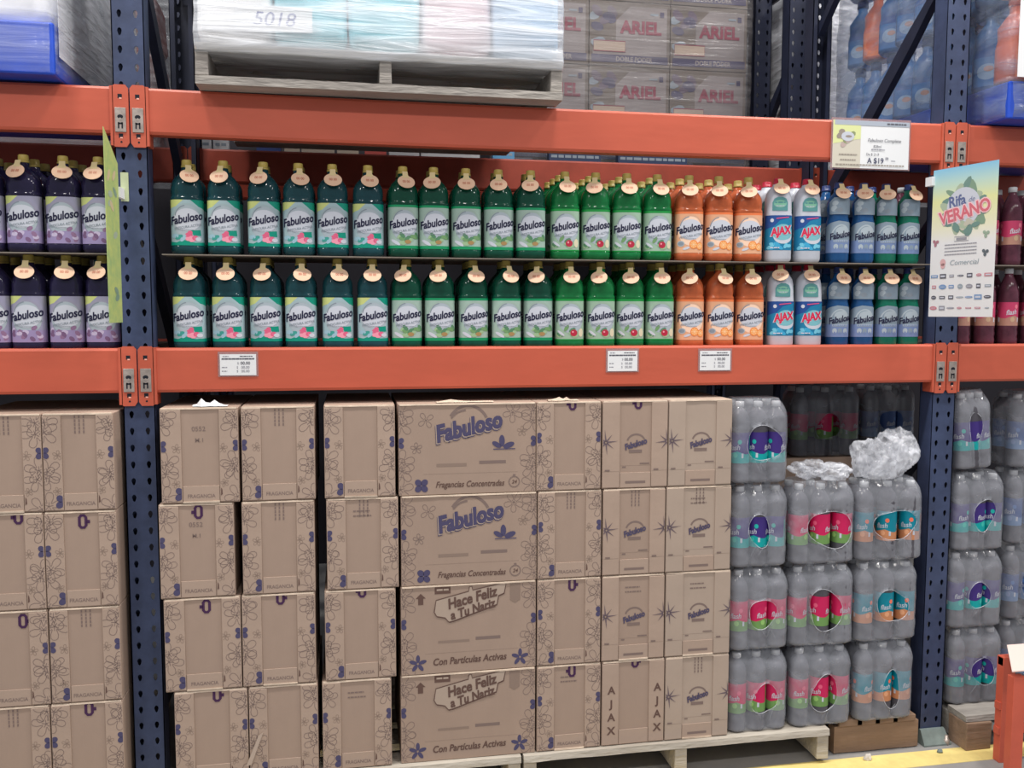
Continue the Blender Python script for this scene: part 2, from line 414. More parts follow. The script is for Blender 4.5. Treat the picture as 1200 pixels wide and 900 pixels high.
def label_art(kind):
    A = Art(); W = .066; H = .064
    base = {'teal': (158, 182, 188), 'herb': (156, 180, 168), 'apple': (152, 180, 158), 'orange': (222, 166, 130), 'purple': (150, 148, 172)}[kind]
    strip = {'teal': (0, 140, 118), 'herb': (14, 140, 90), 'apple': (20, 140, 60), 'orange': (226, 120, 70), 'purple': (104, 86, 128)}[kind]
    bm_, st = ink('label_base_'+kind, *base), ink('label_strip_'+kind, *strip)
    A.rect(-W, W, -H, H, bm_, 0)
    if kind in ('teal', 'purple'):
        A.poly([(-W, H), (-W, .035), (-.03, .045), (-.008, H)], ink('lime_corner', 196, 204, 128), 1)
    if kind == 'teal': A.poly([(.012, H), (.036, .045), (W, .036), (W, H)], st, 1)
    elif kind != 'purple':
        A.rect(-W, W, H-.007, H, st, 1)
    A.ell(.002, .004, .042, .046, PALE if kind != 'orange' else ink('orange_pale', 240, 205, 180), 2, n=28)
    A.arc(.002, .012, .039, .040, .15, PI-.1, .006, ink('arch_'+kind, *[int(c*.8+30) for c in base]), 3)
    A.arc(.000, .012, .033, .036, 1.7, PI-.2, .003, GREY, 4)
    A.ell(.002, .008, .040, .032, WHITE, 4, n=28)
    # lower artwork
    if kind == 'teal':
        A.poly([(-W, -H), (W, -H), (W, -.054), (.02, -.056), (-.01, -.048), (-.03, -.056), (-W, -.052)], st, 5)
        A.poly([(.012, -.022), (.04, -.020), (.042, -.036), (.02, -.036)], st, 5)
        for i, (x, y, r) in enumerate([(.006, -.036, .011), (.014, -.046, .011), (.024, -.043, .009), (.003, -.046, .007), (.010, -.028, .007)]):
            A.ell(x, y, r, r*.8, ink('petal_pink%d' % (i % 2), *((214, 96, 130), (232, 150, 170))[i % 2]), 6+i*.2, n=10)
        for i, x in enumerate((-.035, -.022, -.010)): A.ell(x, -.038-.003*i, .012, .006, ink('ice_blue%d' % (i % 2), *((150, 185, 200), (60, 150, 140))[i % 2]), 6, .4*i)
        A.ell(.034, -.046, .009, .006, WHITE, 7)
    elif kind == 'herb':
        A.rect(-W, W, -H, -H+.009, st, 5)
        for i in range(12):
            rd = random.Random(i); A.ell(rd.uniform(-.02, .045), rd.uniform(-.05, -.024), .012, .006, ink('leaf%d' % (i % 3), *((110, 150, 100), (150, 180, 140), (84, 130, 96))[i % 3]), 5.5+i*.1, rd.uniform(-1, 1), 8)
        A.ell(.012, -.044, .010, .006, ink('tan_leaf', 160, 130, 84), 7.5)
        A.ell(-.026, -.046, .016, .005, WHITE, 7, -.5)
    elif kind == 'apple':
        A.rect(-W, W, -H, -H+.004, st, 5)
        for i in range(8):
            rd = random.Random(i+30); A.ell(rd.uniform(-.04, .045), rd.uniform(-.052, -.026), .012, .006, ink('leaf%d' % (i % 3), *((110, 150, 100), (150, 180, 140), (84, 130, 96))[i % 3]), 5.5+i*.1, rd.uniform(-1, 1), 8)
        A.ell(.012, -.041, .0115, .0105, ink('apple_red', 176, 40, 64), 7).ell(.009, -.038, .003, .003, ink('apple_shine', 230, 150, 160), 8)
        A.ell(.036, -.040, .008, .013, ink('cream_slice', 214, 206, 176), 7)
        A.ell(-.03, -.042, .014, .004, WHITE, 7, -.6)
    elif kind == 'orange':
        for x, y, r in ((.012, -.038, .014), (.033, -.043, .012)):
            A.ell(x, y, r, r, ink('slice_rind', 232, 130, 60), 6); A.ell(x, y, r*.82, r*.82, ink('slice_flesh', 240, 166, 96), 7)
            for k in range(4): a = k*PI/4; A.stroke([(x-r*.8*math.cos(a), y-r*.8*math.sin(a)), (x+r*.8*math.cos(a), y+r*.8*math.sin(a))], .0012, ink('slice_pith', 245, 205, 160), 8)
        A.ell(-.03, -.036, .012, .009, PALE, 6).ell(-.03, -.036, .009, .006, GREY, 7).ell(-.012, -.05, .012, .004, WHITE, 6, .3)
    elif kind == 'purple':
        A.rect(-W, W, -H, -.03, ink('lilac', 150, 136, 176), 5)
        for i in range(16):
            rd = random.Random(i+60); A.ell(rd.uniform(-.045, .045), rd.uniform(-.058, -.022), .009, .006, ink('lav%d' % (i % 3), *((118, 90, 124), (190, 178, 204), (140, 108, 140))[i % 3]), 5.5+i*.1, rd.uniform(-1, 1), 8)
    A.text('FRESCURA ACTIVA', .004, -.011, .0098, GREY, 9, rot=.17, shear=.2, sx=.95, bold=.015)
    A.lines(-.018, .02, -.0205, .0016, GREY, 9, 3)
    A.btext('Fabuloso', -.002, .012, .0312, NAVY, 10, rot=.19, shear=.25, bold=.012, sx=.86, dx=.0009)
    return A
LIQ = {
 'teal': mat('teal_liquid', (.012, .062, .076), .10, trans=.3, ior=1.35, var=.3, scale=12),
 'herb': mat('deep_green_liquid', (.005, .072, .042), .10, trans=.3, ior=1.35, var=.3, scale=12),
 'apple': mat('bright_green_liquid', (.010, .20, .055), .10, trans=.35, ior=1.35, var=.3, scale=14),
 'orange': mat('orange_liquid', (.60, .14, .05), .10, trans=.35, ior=1.35, var=.25, scale=14),
 'purple': mat('violet_liquid', (.022, .018, .055), .10, trans=.3, ior=1.35, var=.3, scale=12),
 'ajax': mat('milky_plastic', (.56, .59, .66), .25, trans=.1, var=.08),
 'blue': mat('blue_liquid', (.02, .10, .28), .10, trans=.3, ior=1.35, var=.3, scale=12),
 'green': mat('sea_green_liquid', (.012, .20, .125), .10, trans=.3, ior=1.35, var=.3, scale=12),
 'water': mat('clear_water_bottle', (.13, .125, .145), .08, trans=.3, ior=1.33, var=.3, scale=16),
 'pinkwater': mat('pink_water_bottle', (.13, .04, .065), .08, trans=.3, ior=1.33, var=.4, scale=16),
}
CAPY = mat('mustard_cap', (.43, .33, .085), .4); CAPR = mat('red_cap', (.50, .02, .05), .35); CAPB = mat('navy_cap', (.03, .05, .17), .35); CAPW = mat('white_cap', (.55, .56, .58), .4)
TAGM = mat('peach_tag_card', (.66, .44, .30), .6); TAGN = mat('cream_tag_neck', (.62, .50, .27), .6); TAGI = mat('red_tag_ink', (.45, .16, .10), .6)
def neck_tag(parent, z=.219, y=-.042, tilt=.5):
    a = MB(); n = 22
    pts = [(.0275*math.cos(2*PI*i/n), .0215*math.sin(2*PI*i/n)) for i in range(n)]
    M = Matrix.Translation((0, y, z)) @ Matrix.Rotation(-tilt, 4, 'X')
    for (poly, mt, d) in ((pts, TAGM, 0), ([(-.012, .014), (.012, .014), (.0085, .024), (.0085, .036), (-.0085, .036), (-.0085, .024)], TAGN, .0006)):
        a.loft([[M @ Vector((p[0], -.0006-d, p[1])) for p in poly], [M @ Vector((p[0], .0006-d, p[1])) for p in poly]], mt, smooth=False)
    art = Art(); art.text('00 00', 0, .001, .0115, TAGI, 1, bold=.03, sx=.9)
    art.lay(a, lambda s, t, o: M @ Vector((s, -.0008-o, t)))
    return a.build('neck_tag', parent, recalc=False)
FAB = [(0, .040, .030, 3), (.003, .045, .034, 3), (.010, .0485, .0375, 3.2), (.022, .0485, .0375, 3.2), (.024, .0475, .0365, 3.2), (.154, .0475, .0365, 3.2), (.156, .0487, .0375, 3), (.161, .0480, .037, 2.8),
       (.166, .0455, .035, 2.7), (.172, .0468, .036, 2.7), (.184, .0470, .0362, 2.6), (.198, .0455, .035, 2.5), (.208, .0415, .0325, 2.4), (.218, .0340, .029, 2.2), (.226, .0255, .024, 2), (.233, .0185, .0185, 2), (.238, .0155, .0155, 2), (.252, .0150, .0150, 2)]
SML = [(0, .032, .026, 2.6), (.004, .036, .030, 2.6), (.012, .0385, .032, 2.6), (.10, .0385, .032, 2.6), (.135, .0375, .031, 2.6), (.150, .034, .029, 2.5), (.160, .0345, .029, 2.5), (.175, .0375, .031, 2.4), (.195, .037, .031, 2.4), (.210, .032, .028, 2.2), (.222, .024, .022, 2), (.230, .016, .016, 2), (.248, .0145, .0145, 2)]
AJX = [(0, .038, .030, 3), (.004, .043, .034, 3), (.012, .0455, .036, 3.2), (.150, .0455, .036, 3.2), (.158, .0445, .0355, 3), (.175, .0445, .0355, 2.8), (.205, .0435, .035, 2.6), (.222, .040, .0325, 2.4), (.236, .031, .027, 2.2), (.246, .020, .020, 2), (.256, .016, .016, 2)]
WTRP = [(0, .030, .030, 2), (.004, .034, .034, 2), (.014, .0355, .0355, 2), (.022, .0340, .0340, 2), (.030, .0355, .0355, 2), (.040, .0340, .0340, 2), (.052, .0350, .0350, 2), (.058, .034, .034, 2), (.152, .034, .034, 2), (.158, .0355, .0355, 2), (.168, .0340, .0340, 2), (.178, .0355, .0355, 2), (.195, .0330, .0330, 2), (.208, .0265, .0265, 2), (.216, .018, .018, 2), (.222, .0135, .0135, 2), (.236, .013, .013, 2)]
WTR = [(0, .030, .030, 2), (.004, .034, .034, 2), (.020, .0355, .0355, 2), (.030, .0335, .0335, 2), (.040, .0355, .0355, 2), (.052, .0335, .0335, 2), (.062, .0350, .0350, 2), (.066, .034, .034, 2), (.135, .034, .034, 2), (.140, .0355, .0355, 2), (.165, .0345, .0345, 2), (.190, .028, .028, 2), (.210, .019, .019, 2), (.220, .0135, .0135, 2), (.236, .013, .013, 2)]
def cap(parent, z, r, h, mt, ring=True, n=28):
    a = MB(); pr = [(z, r*1.0), (z+.001, r*1.10), (z+h*.22, r*1.10), (z+h*.25, r), (z+h*.86, r*.97), (z+h*.97, r*.9), (z+h, r*.75)] if ring else [(z, r), (z+h*.88, r), (z+h, r*.88)]
    a.lathe(pr, mt, n, flute=-.0007); return a.build('cap', parent)
def make_bottle(kind):
    nm = {'ajax': 'cleaner_bottle', 'blue': 'slim_cleaner_bottle', 'green': 'slim_cleaner_bottle', 'pinkwater': 'water_bottle'}.get(kind, 'cleaner_bottle')
    t = empty(nm, (0, 0, 0), 'x', 'bottle')
    prof = {'ajax': AJX, 'blue': SML, 'green': SML, 'pinkwater': WTR}.get(kind, FAB)
    a = MB(); a.loft([sell(q[1], q[2], q[3], q[0]) for q in prof], LIQ[kind]); a.build('bottle_body', t)
    if prof is FAB:
        cap(t, .246, .0150, .0225, CAPY)
        a = MB(); label_art(kind).lay(a, wrap_fn(.0475, .0365, 3.2, .089), step=.005, off=.00012); a.build('label', t, recalc=False)
        neck_tag(t)
    elif kind == 'ajax':
        cap(t, .252, .0165, .020, CAPR)
        a = MB(); A = Art(); H = .056
        A.rect(-.06, .06, -H, H, ink('ajax_teal', 24, 120, 160), 0).poly([(-.06, H), (-.06, .008), (-.02, .02), (.0, .04), (.06, H)], ink('ajax_blue', 34, 74, 140), 1)
        A.ell(.012, -.004, .036, .032, ink('ajax_light', 120, 180, 190), 2).ell(.012, -.010, .033, .025, WHITE, 3).ell(.01, -.002, .034, .022, ink('ajax_light', 120, 180, 190), 4)
        A.stroke([(-.012, .046), (.03, .050)], .003, ink('ajax_pink', 214, 80, 120), 5).ell(-.026, .040, .006, .006, WHITE, 5)
        for i in range(9): rd = random.Random(i+90); A.ell(rd.uniform(-.04, .04), rd.uniform(-.050, -.034), .010, .006, ink('splash%d' % (i % 2), *((60, 160, 200), (110, 190, 214))[i % 2]), 5+i*.1, rd.uniform(-1, 1), 8)
        A.text('AJAX', .004, .006, .0345, WHITE, 8, rot=.14, shear=.15, bold=.075, sx=.88).btext('AJAX', .003, .006, .0345, ink('ajax_red', 206, 40, 76), 9, rot=.14, shear=.15, bold=.035, sx=.82)
        A.lines(-.03, .0, -.048, .004, WHITE, 9, 5)
        A.lay(a, wrap_fn(.0455, .036, 3.2, .094), step=.005, off=.00012); a.build('label', t, recalc=False)
        a = MB(); A = Art(); p = [(-.026, -.022), (.026, -.022), (.026, .004), (.020, .016), (.008, .022), (-.008, .022), (-.020, .016), (-.026, .004)]
        A.poly(p, ink('emblem_teal', 84, 140, 140), 0).ell(0, 0, .021, .012, ink('emblem_green', 120, 176, 150), 1).lines(-.018, .018, .004, .005, ink('emblem_teal', 84, 140, 140), 2, 8).lines(-.014, .016, -.007, .004, PALE, 2, 9)
        A.lay(a, wrap_fn(.0450, .0362, 2.8, .187), step=.005, off=.00012); a.build('shoulder_label', t, recalc=False)
        neck_tag(t, .236, -.036)
    elif kind in ('blue', 'green'):
        cap(t, .244, .0150, .020, CAPB)
        a = MB(); A = Art(); G = ink('sleeve_grey', 128, 144, 158); G2 = ink('sleeve_blue', 112, 132, 172); 
        A.poly([(-.062, -.050), (.062, -.050), (.062, .034), (.03, .048), (-.01, .052), (-.035, .046), (-.062, .034)], G, 0)
        A.rect(-.062, .062, -.052, -.010, G2, 1).arc(0, -.008, .034, .046, .4, 2.9, .005, PALE, 2).ell(.004, .018, .024, .016, PALE, 2)
        A.rect(-.026, .028, -.017, -.010, PALE, 4).lines(-.024, .026, -.0135, .0035, G2, 5, 4)
        for x in (-.018, .0, .019): A.ell(x, -.032, .008, .009, PALE if x else G, 4, n=10).ell(x, -.038, .003, .004, G2, 5, n=8)
        A.btext('Fabuloso', .001, .007, .0290, NAVY, 6, rot=.19, shear=.25, bold=.01, sx=.80, dx=.0008)
        A.lay(a, wrap_fn(.0385, .032, 2.6, .085), step=.004, off=.00015); a.build('label', t, recalc=False)
        a = MB(); A = Art(); A.poly([(-.042, -.027), (.042, -.027), (.044, .012), (.026, .028), (-.026, .028), (-.044, .012)], G, 0)
        for i in range(7): rd = random.Random(i+200); A.ell(rd.uniform(-.028, .028), rd.uniform(-.016, .014), .011, .008, (PALE, GREY, G)[i % 3], 1+i*.1, rd.uniform(-1, 1), 8)
        A.lay(a, wrap_fn(.0380, .0315, 2.4, .185), step=.004, off=.00015); a.build('shoulder_label', t, recalc=False)
        neck_tag(t, .226, -.036)
    else:
        water_dress(t, 'palepink', z=.105, hh=.045)
        for ch in t.children: ch.scale = (1, 1, 1)
    return t
FLASH = {'pink': ((200, 30, 88), (110, 150, 84)), 'teal': ((0, 130, 150), (196, 132, 92)), 'purple': ((62, 44, 120), (0, 160, 160)), 'blue': ((70, 96, 150), (110, 140, 180)), 'palepink': ((186, 60, 98), (172, 128, 112))}
def water_dress(t, kind, z=.100, hh=.034):
    c1, c2 = FLASH[kind]
    c = cap(t, .226, .0150, .016, CAPW, ring=False, n=18)
    a = MB(); A = Art(); m1, m2 = ink('flash_a_'+kind, *c1), ink('flash_b_'+kind, *c2)
    A.rect(-.1065, .1065, -hh, hh, m1, 0)
    for k in range(3):
        x = -.071+k*.071; A.poly([(x-.036, -hh), (x+.036, -hh), (x+.036, -hh*.4), (x+.010, -hh*.22), (x-.020, -hh*.42), (x-.036, -hh*.4)], m2, 1)
        if k == 2 and hh > .04: A.rect(x-.012, x+.022, -hh*.8, hh*.75, ink('flash_panel_'+kind, *{'pink': (110, 168, 90), 'teal': (226, 130, 100), 'purple': (20, 160, 150), 'blue': (96, 130, 180), 'palepink': (150, 150, 110)}[kind]), 1.5); continue
        A.ell(x+.018, .018, .007, .007, ink('fruit_'+kind, *{'pink': (228, 96, 130), 'teal': (240, 120, 90), 'purple': (30, 180, 170), 'blue': (90, 130, 190), 'palepink': (224, 120, 140)}[kind]), 2, n=10)
        A.ell(x+.004, -.022, .008, .008, ink('fruit2_'+kind, *{'pink': (150, 196, 110), 'teal': (222, 160, 120), 'purple': (60, 190, 176), 'blue': (140, 160, 200), 'palepink': (190, 160, 130)}[kind]), 2, n=10)
        A.text('flash', x, .001, .022, WHITE, 3, rot=.10, shear=.25, bold=.012, sx=.95)
        A.rect(x+.024, x+.031, -.030, -.016, WHITE, 3)
    N = 72
    R = .0342
    def fn(s, t_, o): an = s/R - PI/2; return ((R+.0003+o)*math.cos(an), (R+.0003+o)*math.sin(an), z+t_)
    A.lay(a, fn, step=.006, off=.00012); a.build('label', t, recalc=False)

PROTO = {}
ORD = ['first', 'second', 'third', 'fourth', 'fifth', 'sixth', 'seventh', 'eighth', 'ninth', 'tenth']
def bottle(kind, loc, label, group, rz=0, tagrot=0, sc=1, tagged=True):
    if kind not in PROTO:
        o = PROTO[kind] = make_bottle(kind)
    else: o = copy_tree(PROTO[kind])
    o.location = loc; o.rotation_euler = (0, 0, rz); o.scale = (1, 1, sc); o['label'] = label; o['group'] = group
    for ch in list(o.children):
        if ch.name.startswith('neck_tag'):
            if tagged: ch.rotation_euler = (0, tagrot*.0, tagrot)
            else: bpy.data.objects.remove(ch)
    return o
for k in ('teal',): pass
YB = .062
cols_up = [('teal', [220, 263, 309, 351, 390, 432]), ('herb', [472, 508, 546, 584, 621]), ('apple', [662, 698, 734, 770]), ('orange', [806, 841, 876]), ('ajax', [911, 945]), ('blue', [982, 1010]), ('green', [1037, 1064])]
cols_lo = [('teal', [223, 269, 312, 353, 396, 437]), ('herb', [477, 515, 554, 593, 630]), ('apple', [667, 703, 738, 772]), ('orange', [807, 842, 877]), ('ajax', [913, 946]), ('blue', [981, 1009]), ('green', [1037, 1063])]
KN = {'teal': 'dark teal bottle with pink-flower label', 'herb': 'deep green bottle with leafy label', 'apple': 'bright green bottle with apple label', 'orange': 'orange bottle with fruit-slice label',
      'ajax': 'milky bottle with blue label and red cap', 'blue': 'slim blue bottle with grey sleeve', 'green': 'slim green bottle with grey sleeve', 'purple': 'dark purple bottle with lilac label'}
KS = {'teal': 'teal', 'herb': 'deep green', 'apple': 'bright green', 'orange': 'orange', 'ajax': 'milky', 'blue': 'slim blue', 'green': 'slim green', 'purple': 'purple'}
SHEET_Z = ZL+.2775
SCZ = {'ajax': .985, 'blue': 1.015, 'green': 1.015}
tagcards = 1
for tier, cols, zz, depth in (('upper', cols_up, SHEET_Z+.0045, 4), ('lower', cols_lo, ZL-.0085, 3)):
    for kind, us in cols:
        n = len(us); xs = [X(u, 260 if tier == 'upper' else 370, YB) for u in us]
        for i, x in enumerate(xs):
            pos = f'{ORD[i]} of {["", "one", "two", "three", "four", "five", "six"][n]} from the left' if n > 2 else ('left one of the pair' if i == 0 else 'right one of the pair')
            dm = depth if (x > 1.3 or tier == 'lower') else 2
            for r in range(dm):
                if tier == 'lower' and r == 2 and i % 2: continue
                if kind == 'green' and i == 1 and r: continue
                y = YB+r*.083+random.uniform(-.003, .003)
                if r == 0: lb = f'{KN[kind]}, {tier} tier front, {pos}'
                else:
                    lb = f'{tier} tier {KS[kind]} bottle, {["", "one", "two", "three"][r]} behind the {ORD[i]} {KS[kind]} front bottle'
                sc = SCZ.get(kind, 1) * (.2695/.2685 if kind not in SCZ else 1)
                sc = {'ajax': .2850/.272, 'blue': .2780/.264, 'green': .2780/.264}.get(kind, .2855/.2685)
                bottle(kind, (x+random.uniform(-.0015, .0015), y, zz), lb, f'{KS[kind]} bottles on the middle shelf', rz=random.uniform(-.05, .05)-(0 if x < 1.2 else .20 if kind in ('ajax', 'orange') else .13), tagrot=random.uniform(-.3, .3) if r == 0 else 0, sc=sc, tagged=(r == 0))
# purple bottles in the left bay
for tier, us, zz in (('upper', [-14, 30, 76, 117], SHEET_Z+.0045), ('lower', [-6, 36, 80, 122], ZL-.0085)):
    for i, u in enumerate(us):
        x = X(u, 250 if tier == 'upper' else 370, YB)
        for r in range(3):
            y = YB+r*.083
            where = ['cut by the picture edge', 'leftmost in full view', 'between its neighbours', 'next to the navy post'][i]
            lb = f'{KN["purple"]}, {tier} tier, {where}' if r == 0 else f'purple bottle in row {["", "two", "three"][r]} behind the {ORD[i]} purple front bottle, {tier} tier'
            bottle('purple', (x+.004*r, y, zz), lb, 'purple bottles in the left bay', rz=random.uniform(-.05, .05), tagrot=random.uniform(-.25, .25), tagged=(r == 0), sc=.2855/.2685)
# pink water bottles in the right bay and at the end of the middle bay
PWK = 0
for tier, zz in (('upper', SHEET_Z+.0045), ('lower', ZL-.0085)):
    for i, u in enumerate((1128, 1157, 1184, 1212)):
        for r in range(2):
            lb = f'pink water bottle, {tier} tier, right bay, {["behind the poster edge nearest the post", "behind the middle of the poster", "just right of the poster", "cut by the picture edge"][i]}' if r == 0 else f'pink water bottle one row behind the {ORD[i]} front one, {tier} tier, right bay'
            bottle('pinkwater', (X(u, 300, .06), .062+.076*r, zz), lb, 'pink water bottles in the right bay', rz=random.uniform(-.4, .4), sc=.280/.242)
bottle('pinkwater', (2.600, .152, SHEET_Z+.0045), 'pink water bottle with white cap beside the last slim green bottle', 'pink water bottles in the right bay', rz=.3, sc=.280/.242)
bottle('pinkwater', (2.600, .152, ZL-.0085), 'pink water bottle in shade beside the lower slim green bottles', 'pink water bottles in the right bay', rz=.8, sc=.280/.242)
# slip sheets between the tiers
def slip(x0, x1, label, y0=.012, y1=.34):
    a = MB(); n = 60; T = []
    for z_ in (0, 1):
        rows = []
        for j in range(5):
            y = y0+(y1-y0)*j/4
            rows.append([a.bm.verts.new((x0+(x1-x0)*i/n, y+(.004*noise.noise((i*.7, 3, 0)) if j == 0 else 0), SHEET_Z+.0005+z_*.003)) for i in range(n+1)])
        T.append(rows)
    for z_ in (0, 1):
        for j in range(4):
            for i in range(n): a.face([T[z_][j][i], T[z_][j][i+1], T[z_][j+1][i+1], T[z_][j+1][i]], PAD)
    for i in range(n):
        for j in (0, 4): a.face([T[0][j][i], T[0][j][i+1], T[1][j][i+1], T[1][j][i]], PAD)
    for j in range(4):
        for i in (0, n): a.face([T[0][j][i], T[0][j+1][i], T[1][j+1][i], T[1][j][i]], PAD)
    tag(a.build('slip_sheet'), label, 'slip sheet')
slip(.075, B-.06, 'thin grey slip sheet between the two tiers of bottles in the middle bay', y0=.008, y1=.37)
slip(-B+.08, -.06, 'thin grey slip sheet between the tiers of purple bottles')
slip(B+.06, 2*B-.08, 'thin grey slip sheet between the tiers of pink water bottles')

# odd goods seen deep in the shelf beside the left post
def goods_box(x, y, z, sx, sy, sz, cols, label, name='product_box'):
    a = MB(); a.box(-sx/2, sx/2, 0, sy, 0, sz, cols[0], bev=.003)
    A = Art(); A.rect(-sx/2+.004, sx/2-.004, sz*.08, sz*.42, cols[1], 1).rect(-sx/2+.004, sx/2-.004, sz*.46, sz*.72, cols[2], 1)
    A.ell(0, sz*.25, sx*.22, sz*.12, cols[0], 2)
    A.lay(a, lambda s, t, o: (s, -o, t))
    a.build(name, loc=(x, y, z)); o = COL.objects[-1]
    return tag(o, label, 'box')
TEALBOX = ink('box_teal', 20, 110, 110); REDBOX = ink('box_red', 150, 30, 44); WB = ink('box_white', 200, 196, 190); NB = ink('box_navy', 30, 40, 76)
goods_box(-.150, .44, ZL-.0085, .16, .2, .26, (NB, TEALBOX, NB), 'dark blue carton seen past the right side of the left post, lower one')
goods_box(-.150, .44, ZL+.2525, .16, .2, .155, (WB, TEALBOX, NB), 'white and teal carton seen past the right side of the left post, upper one')

# ------------------------------------------------------------------ cartons
YF = -.07; PT = .125; LV = .2875
def carton(x0, x1, z0, h, style, label, group, y=YF, d=.42, seed=0, **k):
    rd = random.Random(seed*17+3)
    wd = x1-x0; t = empty('carton', ((x0+x1)/2, y, z0), label, 'carton', group, rz=rd.uniform(-.006, .006))
    W = wd/2; H = h-.002
    a = MB(); a.box(-W, W, 0, d, 0, H, CARD if style != 'starpale' else CARD_PALE, bev=.002)
    A = Art(); fl = []
    def mark(cx, cy):
        sgn = rd.choice((1, -1)); A.stroke([(cx-.009, cy+.012), (cx-.009, cy-.012), (cx-.004, cy-.018), (cx+.004, cy-.018), (cx+.009, cy-.012), (cx+.009, cy+.012), (cx+.004, cy+.018), (cx-.004, cy+.018)], .008, INK_STAMP, 3, True)
        A.rect(min(cx+sgn*.010, cx+sgn*.020), max(cx+sgn*.010, cx+sgn*.020), cy-.006, cy+.004, INK_STAMP, 3)
    if style in ('flor', 'star', 'starpale', 'ajax'):
        sl = wd*k.get('sl', .265); sr = wd*k.get('sr', .25); th = .0035
        # raised side flaps and the tab at the foot, each with its own print
        for side, f0, f1 in (('l', -W+.001, -W+sl), ('r', W-sr, W-.001)):
            b_ = MB(); b_.box(f0, f1, -th, -.0002, .004, H-.003-rd.uniform(0, .004), CARD2 if style != 'starpale' else CARD_PALE, bev=.0012)
            S = Art()
            if style == 'flor':
                ex = -W if side == 'l' else W; q = 1 if side == 'l' else -1
                for zc in (.262, .232, .118, .096, .012): S.bloom(ex+q*rd.uniform(.004, .016), zc+rd.uniform(-.006, .006), rd.uniform(.034, .042), INK_LINE, 1, rot=rd.uniform(0, 1.2))
                S.bloom(ex+q*sl*.78, .165, .014, INK_FAINT, 1, rot=.2, wd=.0012).bloom(ex+q*sl*.72, .06, .012, INK_FAINT, 1, rot=.6, wd=.0012)
                S.petals(ex, .172, .020, INK, 2, rot=.78)
                if side == 'l': S.petals(f1, .028, .023, INK, 2, rot=.7)
                else: S.poly([(f0+.002, .022), (f0+.007, .026), (f0+.006, .040), (f0+.003, .046)], INK_BROWN, 2)
            elif style == 'ajax':
                for kx, ch in enumerate('AJAX'): S.text(ch, (f0+f1)/2+.003, .190-kx*.046, .036, INK_BROWN, 2, bold=.03)
            else:
                ex = -W+.012 if side == 'l' else W-.002
                S.star(ex, .152, .042, mat('star_ink', (.15, .11, .125), .85), 2, wd=.10).rect(f0, f1, .0565, .0572, INK_FAINT, 1).rect(f0+.008, f0+.024, .058, .063, INK_LINE, 2)
            S.lay(b_, lambda s, t_, o: (s, -th-o, t_), clip=(f0+.0015, f1-.0015, .005, H-.008))
            b_.build('side_flap', t)
        b_ = MB(); c0, c1 = -W+sl+.002, W-sr-.002; hh = .052
        b_.box(c0, c1, -.0022, -.0002, .003, hh, CARD2, bev=.0008)
        if rd.random() < .5: b_.box(c0, c1, -.004, -.0006, .0005, .006, CARD_EDGE, jit=.0006)
        S = Art(); cm = (c0+c1)/2
        if style == 'flor': S.text('FRAGANCIA', cm, .022, .0155, INK_LINE, 1, bold=.01, sx=.92)
        elif style != 'ajax': S.rect(cm-.034, cm+.034, .016, .024, INK_LINE, 1)
        S.lay(b_, lambda s, t_, o: (s, -.0022-o, t_)); b_.build('foot_tab', t)
        if style in ('star', 'starpale'):
            A.arc(cm+.002, .150, .030, .026, .2, 2.9, .006, INK_LINE, 1).text('Fabuloso', cm, .145, .026, INK_LINE, 2, rot=.28, shear=.2, bold=.09, sx=.82).text('Fabuloso', cm, .145, .026, INK, 3, rot=.28, shear=.2, bold=.03, sx=.82)
            A.rect(cm-.022, cm+.022, .116, .126, INK_LINE, 2).rect(c0, c1, .074, .0747, INK_FAINT, 1).rect(c0+.008, c0+.02, .068, .072, INK_LINE, 2).rect(c1-.036, c1-.004, .0785, .0825, INK_LINE, 2)
        mk = k.get('mk')
        if mk: mark(cm+(mk[0] if isinstance(mk, tuple) else 0)+.004, H-(mk[1] if isinstance(mk, tuple) else .03))
        if k.get('tx'):
            for i in range(3):
                for j in range(5): A.rect(cm-.012+i*.012, cm-.012+i*.012+.004, H-.014-j*.011, H-.006-j*.011, INK_LINE, 2)
        if k.get('code'): A.text(k['code'], cm-.004, H-.062, .020, INK_LINE, 2, bold=.004).text('M.1', cm-.002, H-.096, .018, INK_LINE, 2, bold=.004)
        if k.get('hand'): S2 = A.lines(cm-.03, cm+.02, H-.04, .004, INK_LINE, 2, seed).lines(cm-.03, cm+.025, H-.055, .004, INK_LINE, 2, seed+5)
    elif style in ('big1', 'big2'):
        for zc, dx in ((.256, 0), (.225, .002), (.105, .004), (.078, .004), (.02, 0)):
            A.bloom(-W+.006+dx, zc, .040, INK_LINE, 1, rot=rd.uniform(0, 1)); A.bloom(W-.008-dx, zc+.004, .040, INK_LINE, 1, rot=rd.uniform(0, 1))
        A.petals(-W, .165, .020, INK, 2, rot=.78).petals(W, .163, .020, INK, 2, rot=.78)
        A.rect(-W+.075, W-.058, .0655, .0662, INK_FAINT, 1)
        if style == 'big1':
            A.bloom(-W+.085, .235, .026, INK_LINE, 1, k=4, rot=.6).bloom(-W+.055, .148, .018, INK_LINE, 1, rot=.4).bloom(W-.075, .255, .032, INK_LINE, 1, rot=.9).bloom(W-.045, .195, .016, INK_FAINT, 1)
            A.arc(.000, .205, .066, .074, .5, 2.55, .009, INK_LINE, 1).arc(-.006, .203, .058, .062, 1.6, 2.5, .006, INK_LINE, 2)
            A.btext('Fabuloso', -.004, .208, .074, INK, 3, rot=.22, shear=.22, bold=.055, sx=.80, dx=.0015).btext('Fabuloso', -.003, .2105, .074, CARD_PALE, 4, rot=.22, shear=.22, bold=.050, sx=.80, dx=.0015).btext('Fabuloso', -.002, .212, .074, INK, 5, rot=.22, shear=.22, bold=.022, sx=.80, dx=.0028)
            fx, fy = .108, .142
